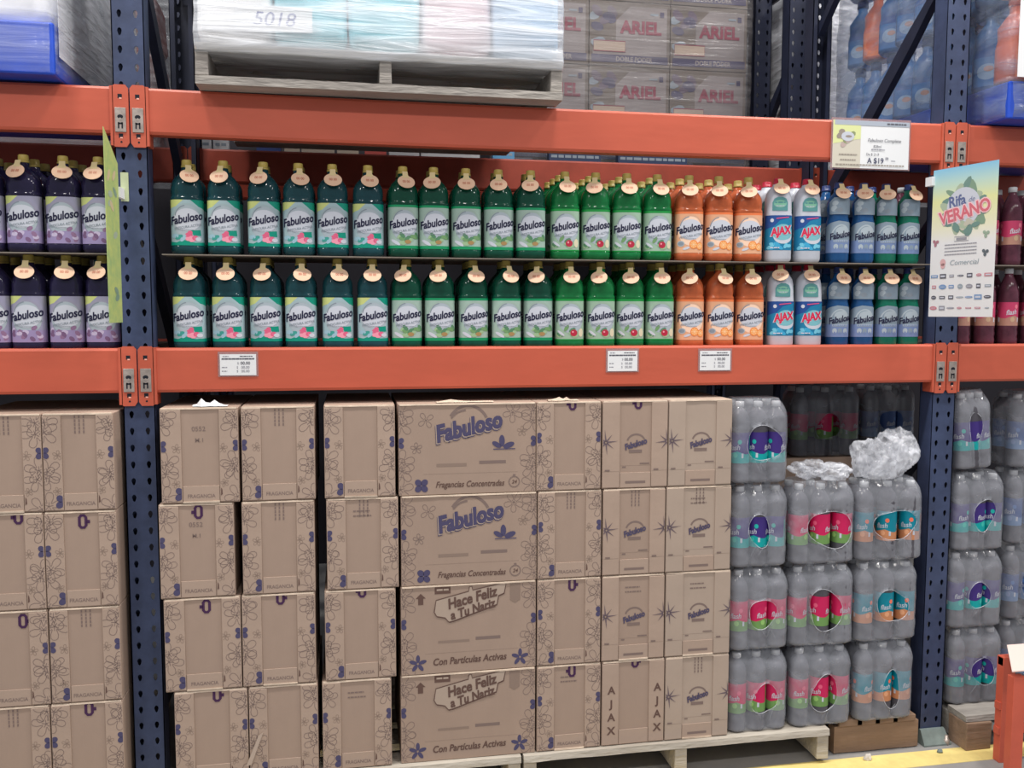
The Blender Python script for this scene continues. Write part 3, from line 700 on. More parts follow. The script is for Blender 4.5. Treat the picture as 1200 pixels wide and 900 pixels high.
            for an, r_ in ((2.6, .032), (1.6, .036), (.35, .036)):
                A.ell(fx+.5*r_*1.05*math.cos(an)*1.2, fy+.55*r_*1.1*math.sin(an)+.002, r_*.52, r_*.25, INK, 3, an, 14)
            A.rect(fx-.028, fx+.042, fy-.004, fy-.001, INK, 3)
            A.rect(-.10, -.005, .088, .098, INK_FAINT, 1).rect(.035, .120, .094, .104, INK_LINE, 1)
            A.petals(-W+.070, .030, .024, INK, 2, rot=.78)
            A.btext('Fragancias Concentradas', .005, .032, .0270, INK_BROWN, 2, rot=.0, shear=.3, sx=.80)
            A.arc(W-.070, .034, .017, .017, 0, 2*PI, .003, INK_LINE, 2).rect(W-.074, W-.066, .052, .058, INK_LINE, 2).text('24', W-.070, .034, .016, INK_BROWN, 2, shear=.2, bold=.02)
        else:
            o_ = [(-.115, .213), (-.108, .246), (-.010, .262), (-.008, .276), (.006, .278), (.012, .268), (.118, .284), (.110, .244), (.098, .240), (.096, .212), (.084, .206), (-.048, .166), (-.064, .164), (-.076, .170), (-.082, .186), (-.112, .192)]
            o_ = [(-.112, .200), (-.106, .238), (-.002, .262), (.000, .276), (.008, .277), (.010, .265), (.118, .2845), (.112, .250), (.094, .243), (.088, .214), (-.052, .168), (-.066, .166), (-.078, .180), (-.104, .186)]
            A.poly([(p[0]+.0015, p[1]-.003) for p in o_], INK_BROWN, 3).poly(o_, CARD_PALE, 4).stroke(o_, .0030, INK_BROWN, 5, True)
            A.btext('Hace Feliz', .006, .240, .046, INK_BROWN, 6, rot=.225, shear=.22, bold=.012, sx=.84, dx=.0018).btext('a Tu Nariz', .008, .203, .040, INK_BROWN, 6, rot=.24, shear=.22, bold=.012, sx=.84, dx=.0016)
            A.rect(-.110, -.060, .258, .283, INK_BROWN, 2).lines(-.104, -.066, .271, .006, CARD_PALE, 3, 2)
            A.poly([(-W+.062, .262), (-W+.046, .246), (-W+.054, .246), (-W+.054, .226), (-W+.070, .226), (-W+.070, .246), (-W+.078, .246)], INK_BROWN, 2)
            A.poly([(W-.085, .283), (W-.052, .283), (W-.052, .226), (W-.069, .216), (W-.085, .226)], INK_FAINT, 2)
            A.rect(-.10, .0, .098, .106, INK_FAINT, 1).rect(.020, .100, .102, .112, INK_LINE, 1)
            for cx in (-W+.052, W-.052): A.petals(cx, .036, .026, INK, 2, k=5, rot=.3, fat=.24, dist=.6)
            A.btext('Con Partículas Activas', .0, .040, .0315, INK_BROWN, 2, shear=.22, sx=.83, rot=.02, dx=.0011)
    A.lay(a, lambda s, t_, o: (s, -o, t_), clip=(-W+.001, W-.001, .003, H-.002), off=.0003)
    a.build('carton_body', t)
    # worn upper edge
    e = MB(); n = 14
    ring = []
    for i in range(n+1):
        xx = -W+.004+(2*W-.008)*i/n; q = .0012+.0014*rd.random()
        ring.append([(xx, -.0015-q*.6, H-.004), (xx, -.002, H+.0004*rd.random()), (xx, .004, H+.0006), (xx, .004, H-.004)])
    e.loft(ring, CARD_EDGE, smooth=False); e.build('worn_edge', t)
    return t
colpx = [  # per stack: rows from the top: (x0px, x1px, ypx)
 [(188, 280, 530), (187, 275, 645), (193, 283, 755), (205, 291, 850)],
 [(283, 369, 530), (284, 369, 640), (284, 370, 750), (292, 373, 850)],
 [(380, 463, 530), (383, 467, 640), (381, 464, 745), (378, 459, 845)],
 [(467, 628, 530), (470, 629, 635), (470, 628, 735), (470, 627, 840)],
 [(628.5, 704, 520), (630, 704.5, 625), (629.5, 703.5, 725), (629, 703.5, 825)],
 [(705.5, 782, 525), (706, 779, 625), (705, 778, 725), (705, 778, 820)],
 [(783, 857, 525), (780, 856, 625), (779.5, 855, 720), (779, 853, 820)]]
SN = ['first', 'second', 'third', 'fourth', 'fifth', 'sixth', 'seventh']
RN = ['top', 'second', 'third', 'bottom']
MK = {(0, 0): dict(code='0552'), (0, 1): dict(mk=(0, .024), code='0552'), (0, 2): dict(mk=(.006, .026)), (0, 3): dict(mk=(.012, .016)), (1, 0): dict(tx=1), (1, 1): dict(tx=1), (1, 2): dict(mk=(.0, .012)), (1, 3): dict(),
      (2, 0): dict(), (2, 1): dict(tx=1, hand=1), (2, 2): dict(mk=(.0, .004)), (2, 3): dict(hand=1), (4, 0): dict(mk=(.006, .006)), (4, 1): dict(tx=1), (4, 2): dict(mk=(.004, .02)), (4, 3): dict(mk=(.004, .02), hand=1),
      (5, 0): dict(mk=(.004, .006)), (5, 1): dict(tx=1), (5, 2): dict(hand=1), (5, 3): dict(mk=(.0, .004)), (6, 0): dict(), (6, 1): dict(tx=1, hand=1), (6, 2): dict(hand=1), (6, 3): dict(tx=1)}
for c, rows in enumerate(colpx):
    for r, (u0, u1, v) in enumerate(rows):
        z0 = PT+LV*(3-r); x0, x1 = X(u0, v, YF), X(u1, v, YF)
        if c == 3: st = 'big1' if r < 2 else 'big2'; what = 'wide carton with large slanted script and open blossoms' if r < 2 else 'wide carton with two-line slanted slogan'
        elif c == 5: st = 'ajax' if r == 3 else 'star'; what = 'carton with four vertical letters on both flaps' if r == 3 else 'tan carton with small logo and star marks'
        elif c == 6: st = 'starpale'; what = 'paler carton with small logo and star marks'
        else: st = 'flor'; what = 'blossom-print carton'
        lb = f'{what}, {RN[r]} of the {SN[c]} middle-bay stack' if c != 3 else f'{what}, {RN[r]} of its stack'
        carton(x0, x1, z0, LV, st, lb, 'cartons stacked under the bottle shelf', seed=c*5+r, **MK.get((c, r), {}))
colL = [[(-42, 50, 540), (-38, 53, 655), (-32, 58, 770), (-30, 60, 870)], [(50.5, 140, 540), (53.5, 143.5, 655), (59, 147.5, 765), (61, 150.5, 870)]]
for c, rows in enumerate(colL):
    for r, (u0, u1, v) in enumerate(rows):
        z0 = PT-.01+LV*(3-r)
        carton(X(u0, v, YF), min(X(u1, v, YF), -.057), z0, LV, 'flor', f'blossom-print carton, {RN[r]} of the {["stack cut by the left picture edge", "stack touching the left navy post"][c]}', 'cartons stacked in the left bay', seed=70+c*5+r,
               **{(1, 0): dict(tx=1), (1, 1): dict(mk=(0, .03)), (1, 2): dict(tx=1), (1, 3): dict(mk=(.0, .02)), (0, 1): dict(mk=(.03, .01)), (0, 2): dict(mk=(.03, .03)), (0, 0): dict(tx=1), (0, 3): dict(tx=1)}[(c, r)])
# loose torn scraps on top of the cartons
def scrap(u, v, wd, h, label, mt, y=-.05, seed=1, zb=None):
    p = at_y(u, v, y); a = MB(); rd = random.Random(seed); n = 9; ring = []
    for i in range(n):
        f = i/(n-1); x = (f-.5)*wd; zt = h*(.25+.75*rd.random())*math.sin(PI*min(1, f+.12))
        ring.append([(x, -.012*rd.random(), 0), (x, .004, max(.002, zt)), (x, .022+.01*rd.random(), .001)])
    a.loft(ring, mt, smooth=False)
    o = a.build('torn_scrap', loc=(p.x, y, PT+4*LV+.0005 if zb is None else zb)); return tag(o, label, 'scrap')
scrap(246, 470, .10, .028, 'white torn wrap scrap sticking up on the first carton stack', PAPER, seed=4)
scrap(545, 470, .18, .010, 'torn paper scraps along the top of the wide carton', CARD_EDGE, seed=8)
scrap(660, 463, .10, .016, 'bent cardboard strip on top of the fifth carton stack', CARD_EDGE, seed=12)
# a loose strip of cardboard leaning on the bottom cartons
a = MB(); p0, p1 = at_y(303, 862, YF-.008), at_y(290, 898, YF-.014)
for w_ in (0,):
    p2 = at_y(313, 858, YF-.008); a.loft([[p0+Vector((0, 0, 0)), p0+Vector((.014, 0, .008)), p0+Vector((.014, .002, .008))], [p1+Vector((-.004, 0, 0)), p1+Vector((.012, 0, .004)), p1+Vector((.012, .002, .004))]], CARD_PALE, smooth=False)
tag(a.build('cardboard_strip'), 'thin loose cardboard strip leaning against a bottom carton near the left post', 'cardboard strip')
# second rank of cartons closing the view behind, only their fronts' edges are seen through the gaps
DARKC = mat('shaded_cardboard', (.10, .075, .06), .9)
for r in range(3):
    a = MB(); a.box(1.92, 2.60, 0, .38, 0, LV-.002, CARD, bev=.002)
    tag(a.build('carton', loc=(0, .40, PT+LV*r)), f'plain carton deep in shade behind the bottle packs, {["bottom", "middle", "top"][r]} one', 'carton', 'cartons behind the packs')

# ------------------------------------------------------------------ pallets
def pallet(x0, x1, y0, y1, h, label, mt=WOOD, along=True, nst=3, seed=0, z=0, solid=False):
    """deck boards run along x, three stringers run back"""
    rd = random.Random(seed); t = empty('wooden_pallet', ((x0+x1)/2, y0, z), label, 'pallet')
    W = (x1-x0)/2; D = y1-y0; th = .022
    nb = 6; bw = .10
    for k in range(nb):
        yb = (D-bw)*k/(nb-1); a = MB(); n = 24; ring = []
        for i in range(n+1):
            x = -W+2*W*i/n; j = .0035*noise.noise((x*9, seed*3.1+k, 0)); j2 = .003*noise.noise((x*22, seed*7+k, 5))
            ring.append([(x, yb+j, h-th+j2), (x, yb+.003+j, h-.001), (x, yb+bw, h), (x, yb+bw, h-th)])
        a.loft(ring, mt, smooth=False); a.build('deck_board', t)
    for k in range(nst):
        x = -W+.022+(2*W-.044)*k/(nst-1); a = MB()
        a.box(x-.021, x+.021, .004, D-.004, th*.8, h-th-.0005, mt, bev=.003, jit=.001); a.build('stringer', t)
    for k in range(3):
        yb = (D-bw)*k/2; a = MB(); a.box(-W, W, yb, yb+bw, 0, th*.78, mt, bev=.002); 
        if not (solid and k == 0): a.build('bottom_board', t)
        else: a.bm.free()
    return t
pallet(.20-.13, X(611, 885, YF-.02), YF-.022, .80, PT, 'pale wooden pallet under the left carton stacks', seed=1, solid=True)
pallet(X(614, 885, YF-.02), X(972, 860, YF-.02), YF-.022, .80, PT, 'pale wooden pallet under the right cartons and first bottle packs', seed=2, solid=True)
pallet(-1.25, -.09, YF-.022, .80, PT-.01, 'wooden pallet under the cartons of the left bay', seed=3)
# old brown pallet seen side-on: a solid side beam with a notch
def side_pallet(x0, x1, y0, h, label, seed):
    t = empty('wooden_pallet', ((x0+x1)/2, y0, 0), label, 'pallet'); W = (x1-x0)/2
    a = MB(); n = 20; ring = []
    for i in range(n+1):
        x = -W+2*W*i/n; q = .003*noise.noise((x*12, seed, 0)); ring.append([(x, q, .004), (x, q, h-.024), (x, .04, h-.024), (x, .04, .004)])
    a.loft(ring, WOOD_DARK, smooth=False); a.build('side_beam', t)
    a = MB(); a.box(-W, W, .66, .70, .004, h-.024, WOOD_DARK); a.build('side_beam', t)
    for k in range(4):
        x = -W+.06+(2*W-.12)*k/3; a = MB(); a.box(x-.045, x+.045, -.006, .71, h-.0235, h, WOOD_DARK, bev=.002); a.build('deck_board', t)
    return t
side_pallet(X(976, 880, -.03), B-.075, -.035, PT, 'old brown pallet seen side-on, left of the navy post foot', 3)
t = pallet(B+.075, 3.9, YF-.02, .8, PT, 'grey-brown pallet under the packs right of the navy post', mt=WOOD_GREY, seed=5, solid=True)
a = MB(); a.box(-(3.9-B-.075)/2-.002, -(3.9-B-.075)/2+.10, -.008, .09, 0, PT-.024, WOOD_DARK, bev=.004, jit=.002); a.build('corner_block', t)

# ------------------------------------------------------------------ shrink-wrapped packs of flavoured water
FILM = film_mat('shrink_film', .20, .46, (.54, .56, .62), .10, 7, (1, 1, 1.5), bump=.5)
FILM_RIM = film_mat('film_rim', .10, .80, (.74, .76, .82), .2, 22)
FILM_WHITE = film_mat('crumpled_film', .10, .62, (.86, .88, .94), .12, 14, bump=1)
WB_PROTO = {}
R0 = .0355
def pack_bottle(kind, parent, loc, rz):
    if kind not in WB_PROTO:
        a = MB(); a.loft([sell(q[1], q[2], 2, q[0], 20) for q in WTRP], LIQ['water']); o = a.build('bottle', parent)
        water_dress(o, kind, z=.105, hh=.046); WB_PROTO[kind] = o
    else:
        src = WB_PROTO[kind]; o = src.copy(); COL.objects.link(o); o.parent = parent
        for ch in list(src.children): c = ch.copy(); COL.objects.link(c); c.parent = o
    o.location = loc; o.rotation_euler = (0, 0, rz); o.scale = (1, 1, PS); return o
PS = 1.12
def film_shell(parent, W, D, H, holes, seed, r=R0, tilt=0, mt=None):
    """film envelope following the outer bottles, tapering above their shoulders, with the torn window"""
    mt = mt or FILM
    def wob(an): return 1+.10*math.sin(2*an+seed*1.7)+.06*math.sin(3*an+seed*2.3)
    a = MB(); NZ = 60; per = []
    hw, hd = W/2, D/2
    def outline(ins, k):
        """rounded rectangle with dents between the bottles; 0..k-1"""
        pts = []; rr = max(.012, r-ins*.4); w2, d2 = hw-ins, hd-ins
        seq = []
        Lx, Ly = 2*(w2-rr), 2*(d2-rr); arc = PI/2*rr; tot = 2*Lx+2*Ly+4*arc
        for i in range(k):
            s = tot*i/k
            if s < Lx: x, y = -w2+rr+s, -d2; nx, ny = 0, -1
            elif s < Lx+arc: an = (s-Lx)/rr; x, y = w2-rr+rr*math.sin(an), -d2+rr-rr*math.cos(an); nx, ny = math.sin(an), -math.cos(an)
            elif s < Lx+arc+Ly: x, y = w2, -d2+rr+(s-Lx-arc); nx, ny = 1, 0
            elif s < Lx+2*arc+Ly: an = (s-Lx-arc-Ly)/rr; x, y = w2-rr+rr*math.cos(an), d2-rr+rr*math.sin(an); nx, ny = math.cos(an), math.sin(an)
            elif s < 2*Lx+2*arc+Ly: x, y = w2-rr-(s-Lx-2*arc-Ly), d2; nx, ny = 0, 1
            elif s < 2*Lx+3*arc+Ly: an = (s-2*Lx-2*arc-Ly)/rr; x, y = -w2+rr-rr*math.sin(an), d2-rr+rr*math.cos(an); nx, ny = -math.sin(an), math.cos(an)
            elif s < 2*Lx+3*arc+2*Ly: x, y = -w2, d2-rr-(s-2*Lx-3*arc-Ly); nx, ny = -1, 0
            else: an = (s-2*Lx-3*arc-2*Ly)/rr; x, y = -w2+rr-rr*math.cos(an), -d2+rr-rr*math.sin(an); nx, ny = -math.cos(an), -math.sin(an)
            dent = .0
            if abs(ny) > .5: dent = .006*(.5-.5*math.cos(2*PI*(x+hw)/(2*r)))**1 if abs(x) < hw-r*.9 else 0; dent = .006*(1-abs(math.cos(PI*(x+hw-r)/(2*r)))) if abs(x) < hw-r else 0
            pts.append((x-nx*dent, y-ny*dent))
        return pts
    NK = 150
    rings = []
    for j in range(NZ+1):
        z = H*j/NZ; zz = z/H
        if zz < .04: ins = .010*(1-zz/.04)**2
        elif zz < .76: ins = .0
        elif zz < .96: f = (zz-.76)/.20; ins = .019*f*f
        else: ins = .019+.006*((zz-.96)/.04)
        o = outline(ins, NK)
        rg = []
        for x, y in o:
            nz = noise.noise((x*28+seed, y*28, z*22))*.0022+noise.noise((x*70+seed, y*60, z*50))*.001
            l = math.hypot(x, y); rg.append(Vector((x*(1+nz/l), y*(1+nz/l), z)))
        rings.append(rg)
    V = [[a.bm.verts.new(p) for p in rg] for rg in rings]
    for (hx, hz, hrx, hrz) in holes:
        for rg in V:
            for v in rg:
                if v.co.y < -hd*.5 and abs(v.co.x) < hw:
                    e = math.hypot((v.co.x-hx)/hrx, (v.co.z-hz)/hrz)/wob(math.atan2((v.co.z-hz)/hrz, (v.co.x-hx)/hrx))
                    if .84 < e < 1.16: v.co.x = hx+(v.co.x-hx)/e; v.co.z = hz+(v.co.z-hz)/e
    for j in range(NZ):
        for i in range(NK):
            q = [V[j][i], V[j][(i+1) % NK], V[j+1][(i+1) % NK], V[j+1][i]]
            c = sum((p.co for p in q), Vector())/4; skip = False
            if c.y < -hd*.5:
                for (hx, hz, hrx, hrz) in holes:
                    if math.hypot((c.x-hx)/hrx, (c.z-hz)/hrz)/wob(math.atan2((c.z-hz)/hrz, (c.x-hx)/hrx)) < .985: skip = True
            if not skip: a.face(q, mt, True)
    a.face(V[0][::-1], mt); a.face(V[-1], mt)
    for (hx, hz, hrx, hrz) in holes:
        pts = []
        for k in range(30):
            an = 2*PI*k/30; x, z = hx+hrx*wob(an)*math.cos(an), hz+hrz*wob(an)*math.sin(an)
            yy = -hd+(.006*(1-abs(math.cos(PI*(x+hw-r)/(2*r)))) if abs(x) < hw-r else 0)
            if abs(x) > hw-r: yy = -hd + r-math.sqrt(max(0, r*r-(abs(x)-hw+r)**2))
            pts.append((x, yy-.0012, z))
        a.tube(pts, .0010, FILM_RIM, 5, True)
        for k in range(3):   # puckers running down from the window
            x = hx+random.uniform(-.8, .8)*hrx; z1 = hz-hrz*math.sqrt(max(0, 1-((x-hx)/hrx)**2)); dx = random.uniform(-.03, .03)
            pp = [(x+dx*f, -hd-.0015+(.006*(1-abs(math.cos(PI*(x+dx*f+hw-r)/(2*r)))) if abs(x+dx*f) < hw-r else .004), z1-(z1-.02)*f*.7) for f in (0, .33, .66, 1)]
            a.tube(pp, .0007, FILM, 4)
    return a.build('shrink_film', parent)
def pack(u0, u1, v, z0, kind, label, y=YF, holes=None, seed=0, group='shrink-wrapped water bottle packs', rx=0, ry=0, rows=2, mix=None):
    x0, x1 = X(u0, v, y), X(u1, v, y); W = x1-x0; n = 3
    holes = [(q[0], q[1], q[2]*1.12, q[3]*1.15) for q in holes] if holes else None
    t = empty('bottle_pack', ((x0+x1)/2, y+.075, z0), label, 'bottle pack', group); t.rotation_euler = (rx, ry, random.uniform(-.03, .03))
    D = 2*R0*rows+.004; H = LV-.004
    pitch = (W-2*R0-.004)/(n-1)
    rd = random.Random(seed)
    for j in range(rows):
        for i in range(n):
            kk = kind if mix is None or (i+j) % 2 == 0 else mix
            pack_bottle(kk, t, (-W/2+R0+.002+pitch*i, -D/2+R0+.002+2*R0*j, .0025), rd.uniform(-1.2, 1.2))
    film_shell(t, W, D, H, holes or [(0, .13, .05, .05)], seed)
    return t
sp = 'wrapped bottle pack,'
pack(860, 927, 515, PT+LV*3, 'purple', sp+' purple and teal labels, top of the stack beside the cartons', holes=[(.010, .135, .052, .056)], seed=1)
pack(860, 926, 615, PT+LV*2, 'purple', sp+' purple label in a small window, second of the stack beside the cartons', holes=[(-.006, .125, .034, .048)], seed=2)
pack(858, 927, 715, PT+LV, 'pink', sp+' pink label in an arched window, third of the stack beside the cartons', holes=[(.006, .125, .048, .040)], seed=3)
pack(856, 926, 810, PT, 'pink', sp+' pink label, bottom of the stack beside the cartons', holes=[(.018, .115, .040, .046)], seed=4, mix='pink')
pack(930, 1005, 610, PT+LV*2, 'pink', sp+' wide pink window, top of the middle stack under the loose film', holes=[(.022, .120, .068, .060)], seed=5)
pack(929, 1004, 705, PT+LV, 'pink', sp+' pink and green window, second of the middle stack', holes=[(.008, .125, .056, .060)], seed=6)
pack(930, 1001, 800, PT, 'pink', sp+' narrow pink window, bottom of the middle stack', holes=[(.004, .115, .046, .054)], seed=7)
pack(1008, 1085, 605, PT+LV*2, 'teal', sp+' wide teal and orange window, top of the stack left of the post', holes=[(.012, .125, .066, .048)], seed=8)
pack(1006, 1079, 700, PT+LV, 'teal', sp+' teal window, second of the stack left of the post', holes=[(.012, .125, .052, .050)], seed=9)
pack(1006, 1074, 795, PT, 'teal', sp+' slim teal window, bottom of the stack left of the post', holes=[(.016, .110, .032, .056)], seed=10)
pack(1121, 1181, 605, PT+LV*2, 'purple', sp+' round purple window, second stack level right of the post', holes=[(.012, .13, .038, .050)], seed=11, y=-.005)
pack(1115, 1178, 705, PT+LV, 'purple', sp+' teal and purple window, third stack level right of the post', holes=[(.006, .12, .036, .046)], seed=12, y=-.005)
pack(1115, 1177, 795, PT, 'purple', sp+' pointed purple window, bottom right of the post', holes=[(.022, .12, .042, .044)], seed=13, y=-.005)
pack(1127, 1169, 515, PT+LV*3+.012, 'purple', sp+' leaning pack on top of the stack right of the post', holes=[(-.004, .15, .026, .045)], seed=14, ry=-.07, y=-.005)
# packs further back and beyond the right edge, in shade
pack(932, 1010, 515, PT+LV*3, 'pink', sp+' dim pink one standing deep in the shade above the middle stack', y=.41, holes=[(0, .12, .045, .045)], seed=15)
for i, (u0, u1) in enumerate(((1015, 1075),)):
    pack(u0, u1, 515, PT+LV*3, 'blue', sp+' dim blue one deep in the shade behind the loose film lump', y=.45, seed=16+i)
for r in range(4):
    pack(1184, 1250, 600, PT+LV*r, 'blue', f'{sp} pale blue labels at the right picture edge, {RN[3-r]} level', y=YF+.12, holes=[(0, .13, .05, .06)], seed=20+r)
for r in range(3):
    for i, x in enumerate((2.05, 2.33)):
        pass
# green bottles lying deep behind the cartons' top
# loose crumpled film
def crumple(u, v, y, sx, sy, sz, seed, label, z=None, mt=FILM_WHITE, name='crumpled_film', sub=5, rough=.5, lobes=1):
    p = at_y(u, v, y); a = MB(); rd = random.Random(seed)
    for k in range(lobes):
        b2 = bmesh.new(); bmesh.ops.create_icosphere(b2, subdivisions=sub, radius=1); sd = seed+k*5
        f = 1 if lobes == 1 else rd.uniform(.45, .62); ox = 0 if lobes == 1 else (-.62+1.24*k/(lobes-1))*sx; oz = 0 if lobes == 1 else rd.uniform(.0, .40)*sz*(1-abs(ox)/sx*.5); oy = 0 if lobes == 1 else rd.uniform(-.3, .3)*sy
        rot = Matrix.Rotation(rd.uniform(-.8, .8), 4, 'Y')
        for q in b2.verts:
            c = q.co.copy(); n1 = noise.noise(c*1.2+Vector((sd, 0, 0))); n2 = abs(noise.noise(c*2.0+Vector((0, sd, 0)))); n3 = abs(noise.noise(c*4.5+Vector((0, 0, sd))))
            k_ = 1+rough*.7*n1-rough*.7*n2-.14*n3; c = rot @ (c*k_)
            q.co = Vector((ox+c.x*sx*f, oy+c.y*sy*f, max(-.3, oz/sz+c.z*f)*sz))
        a.merge(b2, mt, smooth=True)
    zmin = min(q.co.z for q in a.bm.verts)
    return tag(a.build(name, loc=(p.x, y, (p.z if z is None else z)-zmin)), label, 'plastic wrap')
TOPP = PT+LV*3-.003
crumple(1035, 535, 0, .115, .08, .150, 3, 'whitish crumpled plastic film lump on the teal pack stack left of the post', z=TOPP, lobes=5)
crumple(962, 553, -.01, .105, .07, .060, 21, 'flat white spread of loose film on the middle pack stack', z=TOPP, rough=.8, lobes=4)
crumple(1017, 884, -.09, .017, .012, .017, 5, 'small crumpled pale paper ball on the yellow floor line', z=.0015, mt=mat('dirty_paper', (.6, .55, .5), .8, var=.3, scale=60), name='paper_ball', sub=3)
crumple(1102, 873, -.09, .011, .008, .011, 15, 'tiny grey pebble of litter beside the post foot plate', z=.0015, mt=PLATE, name='litter_piece', sub=3)

# ------------------------------------------------------------------ signs and posters
def card_sign(name, u0, u1, v0, v1, y, art, label, cat, sleeve=True):
    p0, p1 = at_y(u0, v1, y), at_y(u1, v0, y); W, H = p1.x-p0.x, p1.z-p0.z
    t = empty(name, ((p0.x+p1.x)/2, y, p0.z), label, cat)
    a = MB(); a.box(-W/2, W/2, -.0006, .0006, 0, H, PAPER); art(W, H).lay(a, lambda s, q, o: (s, -.0006-o, q)); a.build('paper_sheet', t)
    if sleeve:
        a = MB(); a.box(-W/2-.006, W/2+.006, .0008, .0016, -.004, H+.008, SLEEVE); a.build('clear_sleeve', t)
    return t
SIGNI = ink('sign_ink', 90, 90, 100); SIGNL = ink('sign_ink_light', 150, 150, 158)
def price_art(seed):
    def f(W, H):
        A = Art(); A.lines(-W*.42, -W*.25, H*.90, .003, SIGNL, 1, seed).lines(W*.05, W*.4, H*.90, .003, SIGNI, 1, seed+1).lines(-W*.45, W*.45, H*.78, .0045, SIGNI, 1, seed+2, gap=.1)
        for k, yy in enumerate((.58, .38, .20)):
            A.text('$', -W*.02 if k else -.0, H*yy, .010, SIGNL, 1).text('00.00', W*.2, H*yy, .013 if k == 0 else .011, SIGNI if k == 0 else SIGNL, 1, bold=.02)
            if k: A.lines(-W*.45, -W*.3, H*yy, .003, SIGNL, 1, seed+k)
        return A
    return f
card_sign('price_label', 258, 300, 415, 440, -.0085, price_art(1), 'small white price label on the lower beam nearest the left post', 'price label')
card_sign('price_label', 712, 747, 411, 435, -.0085, price_art(11), 'small white price label on the lower beam below the apple bottles', 'price label')
card_sign('price_label', 820, 856, 411, 434, -.0085, price_art(21), 'small white price label on the lower beam below the orange bottles', 'price label')
LIME = ink('sign_lime', 216, 222, 160); MUDG = ink('sign_mud', 150, 140, 130)
def promo_art(W, H):
    A = Art(); L = -W/2
    A.rect(L, L+W*.36, 0, H, ink('sign_cream', 206, 200, 184), 1).poly([(L, H), (L, H*.5), (L+W*.36, H*.62), (L+W*.36, H)], LIME, 2).rect(L+W*.02, W/2, H*.9, H, ink('sign_haze', 170, 178, 190), 3)
    for i in range(10): rd = random.Random(i+5); A.ell(L+W*.18+rd.uniform(-.035, .035), H*.58+rd.uniform(-.022, .03), .012, .009, (MUDG, ink('sign_olive', 140, 150, 110), ink('sign_rose', 186, 166, 160))[i % 3], 3+i*.1, rd.random(), 8)
    A.ell(L+W*.19, H*.66, .024, .016, WHITE, 5).ell(L+W*.2, H*.66, .012, .004, MUDG, 6)
    A.lines(L+W*.08, L+W*.32, H*.28, .004, MUDG, 4, 3).lines(L+W*.1, L+W*.3, H*.17, .004, MUDG, 4, 4).lines(L+W*.04, W*.44, H*.07, .004, MUDG, 5, 6)
    A.text('Fabuloso Complete', W*.17, H*.60, .0165, SIGNI, 5, shear=.2, sx=.95).text('828ml', W*.08, H*.47, .012, SIGNI, 5).lines(-W*.0, W*.18, H*.40, .004, SIGNL, 5, 9)
    A.text('De $ 21.9', W*.02, H*.30, .012, SIGNI, 5).text('A $19', W*.06, H*.17, .026, ink('marker_navy', 44, 48, 84), 6, bold=.01, sx=.95).text('00', W*.21, H*.22, .012, ink('marker_navy', 44, 48, 84), 6, bold=.01)
    A.rect(W*.13+.038, W*.13+.054, H*.165, H*.175, ink('marker_navy', 44, 48, 84), 6)
    A.lines(W*.2, W*.46, H*.95, .005, SIGNI, 5, 12)
    return A
card_sign('promotion_sign', 975, 1066, 144, 196, -.0125, promo_art, 'white and lime handwritten promotion sign on the upper beam at the right', 'sign')
LEAF = [ink('poster_leaf%d' % i, *c) for i, c in enumerate(((112, 142, 134), (168, 182, 158), (128, 154, 132)))]
SKY1 = mat('poster_sky', srgb(150, 200, 224), .5)
def poster_mat():
    mt = bpy.data.materials.new('poster_backdrop'); mt.use_nodes = True; N = mt.node_tree.nodes; L = mt.node_tree.links; b_ = N['Principled BSDF']
    tc = N.new('ShaderNodeTexCoord'); sp_ = N.new('ShaderNodeSeparateXYZ'); L.new(tc.outputs['Generated'], sp_.inputs[0])
    r = N.new('ShaderNodeValToRGB'); e = r.color_ramp.elements; e[0].position = .50; e[0].color = (*srgb(224, 224, 224), 1); e[1].position = 1; e[1].color = (*srgb(130, 190, 220), 1)
    for pz, c in ((.60, (226, 224, 196)), (.78, (220, 222, 160)), (.90, (180, 210, 200))): q = e.new(pz); q.color = (*srgb(*c), 1)
    L.new(sp_.outputs['Z'], r.inputs[0]); L.new(r.outputs[0], b_.inputs['Base Color']); b_.inputs['Roughness'].default_value = .45
    return mt
PBACK = poster_mat()
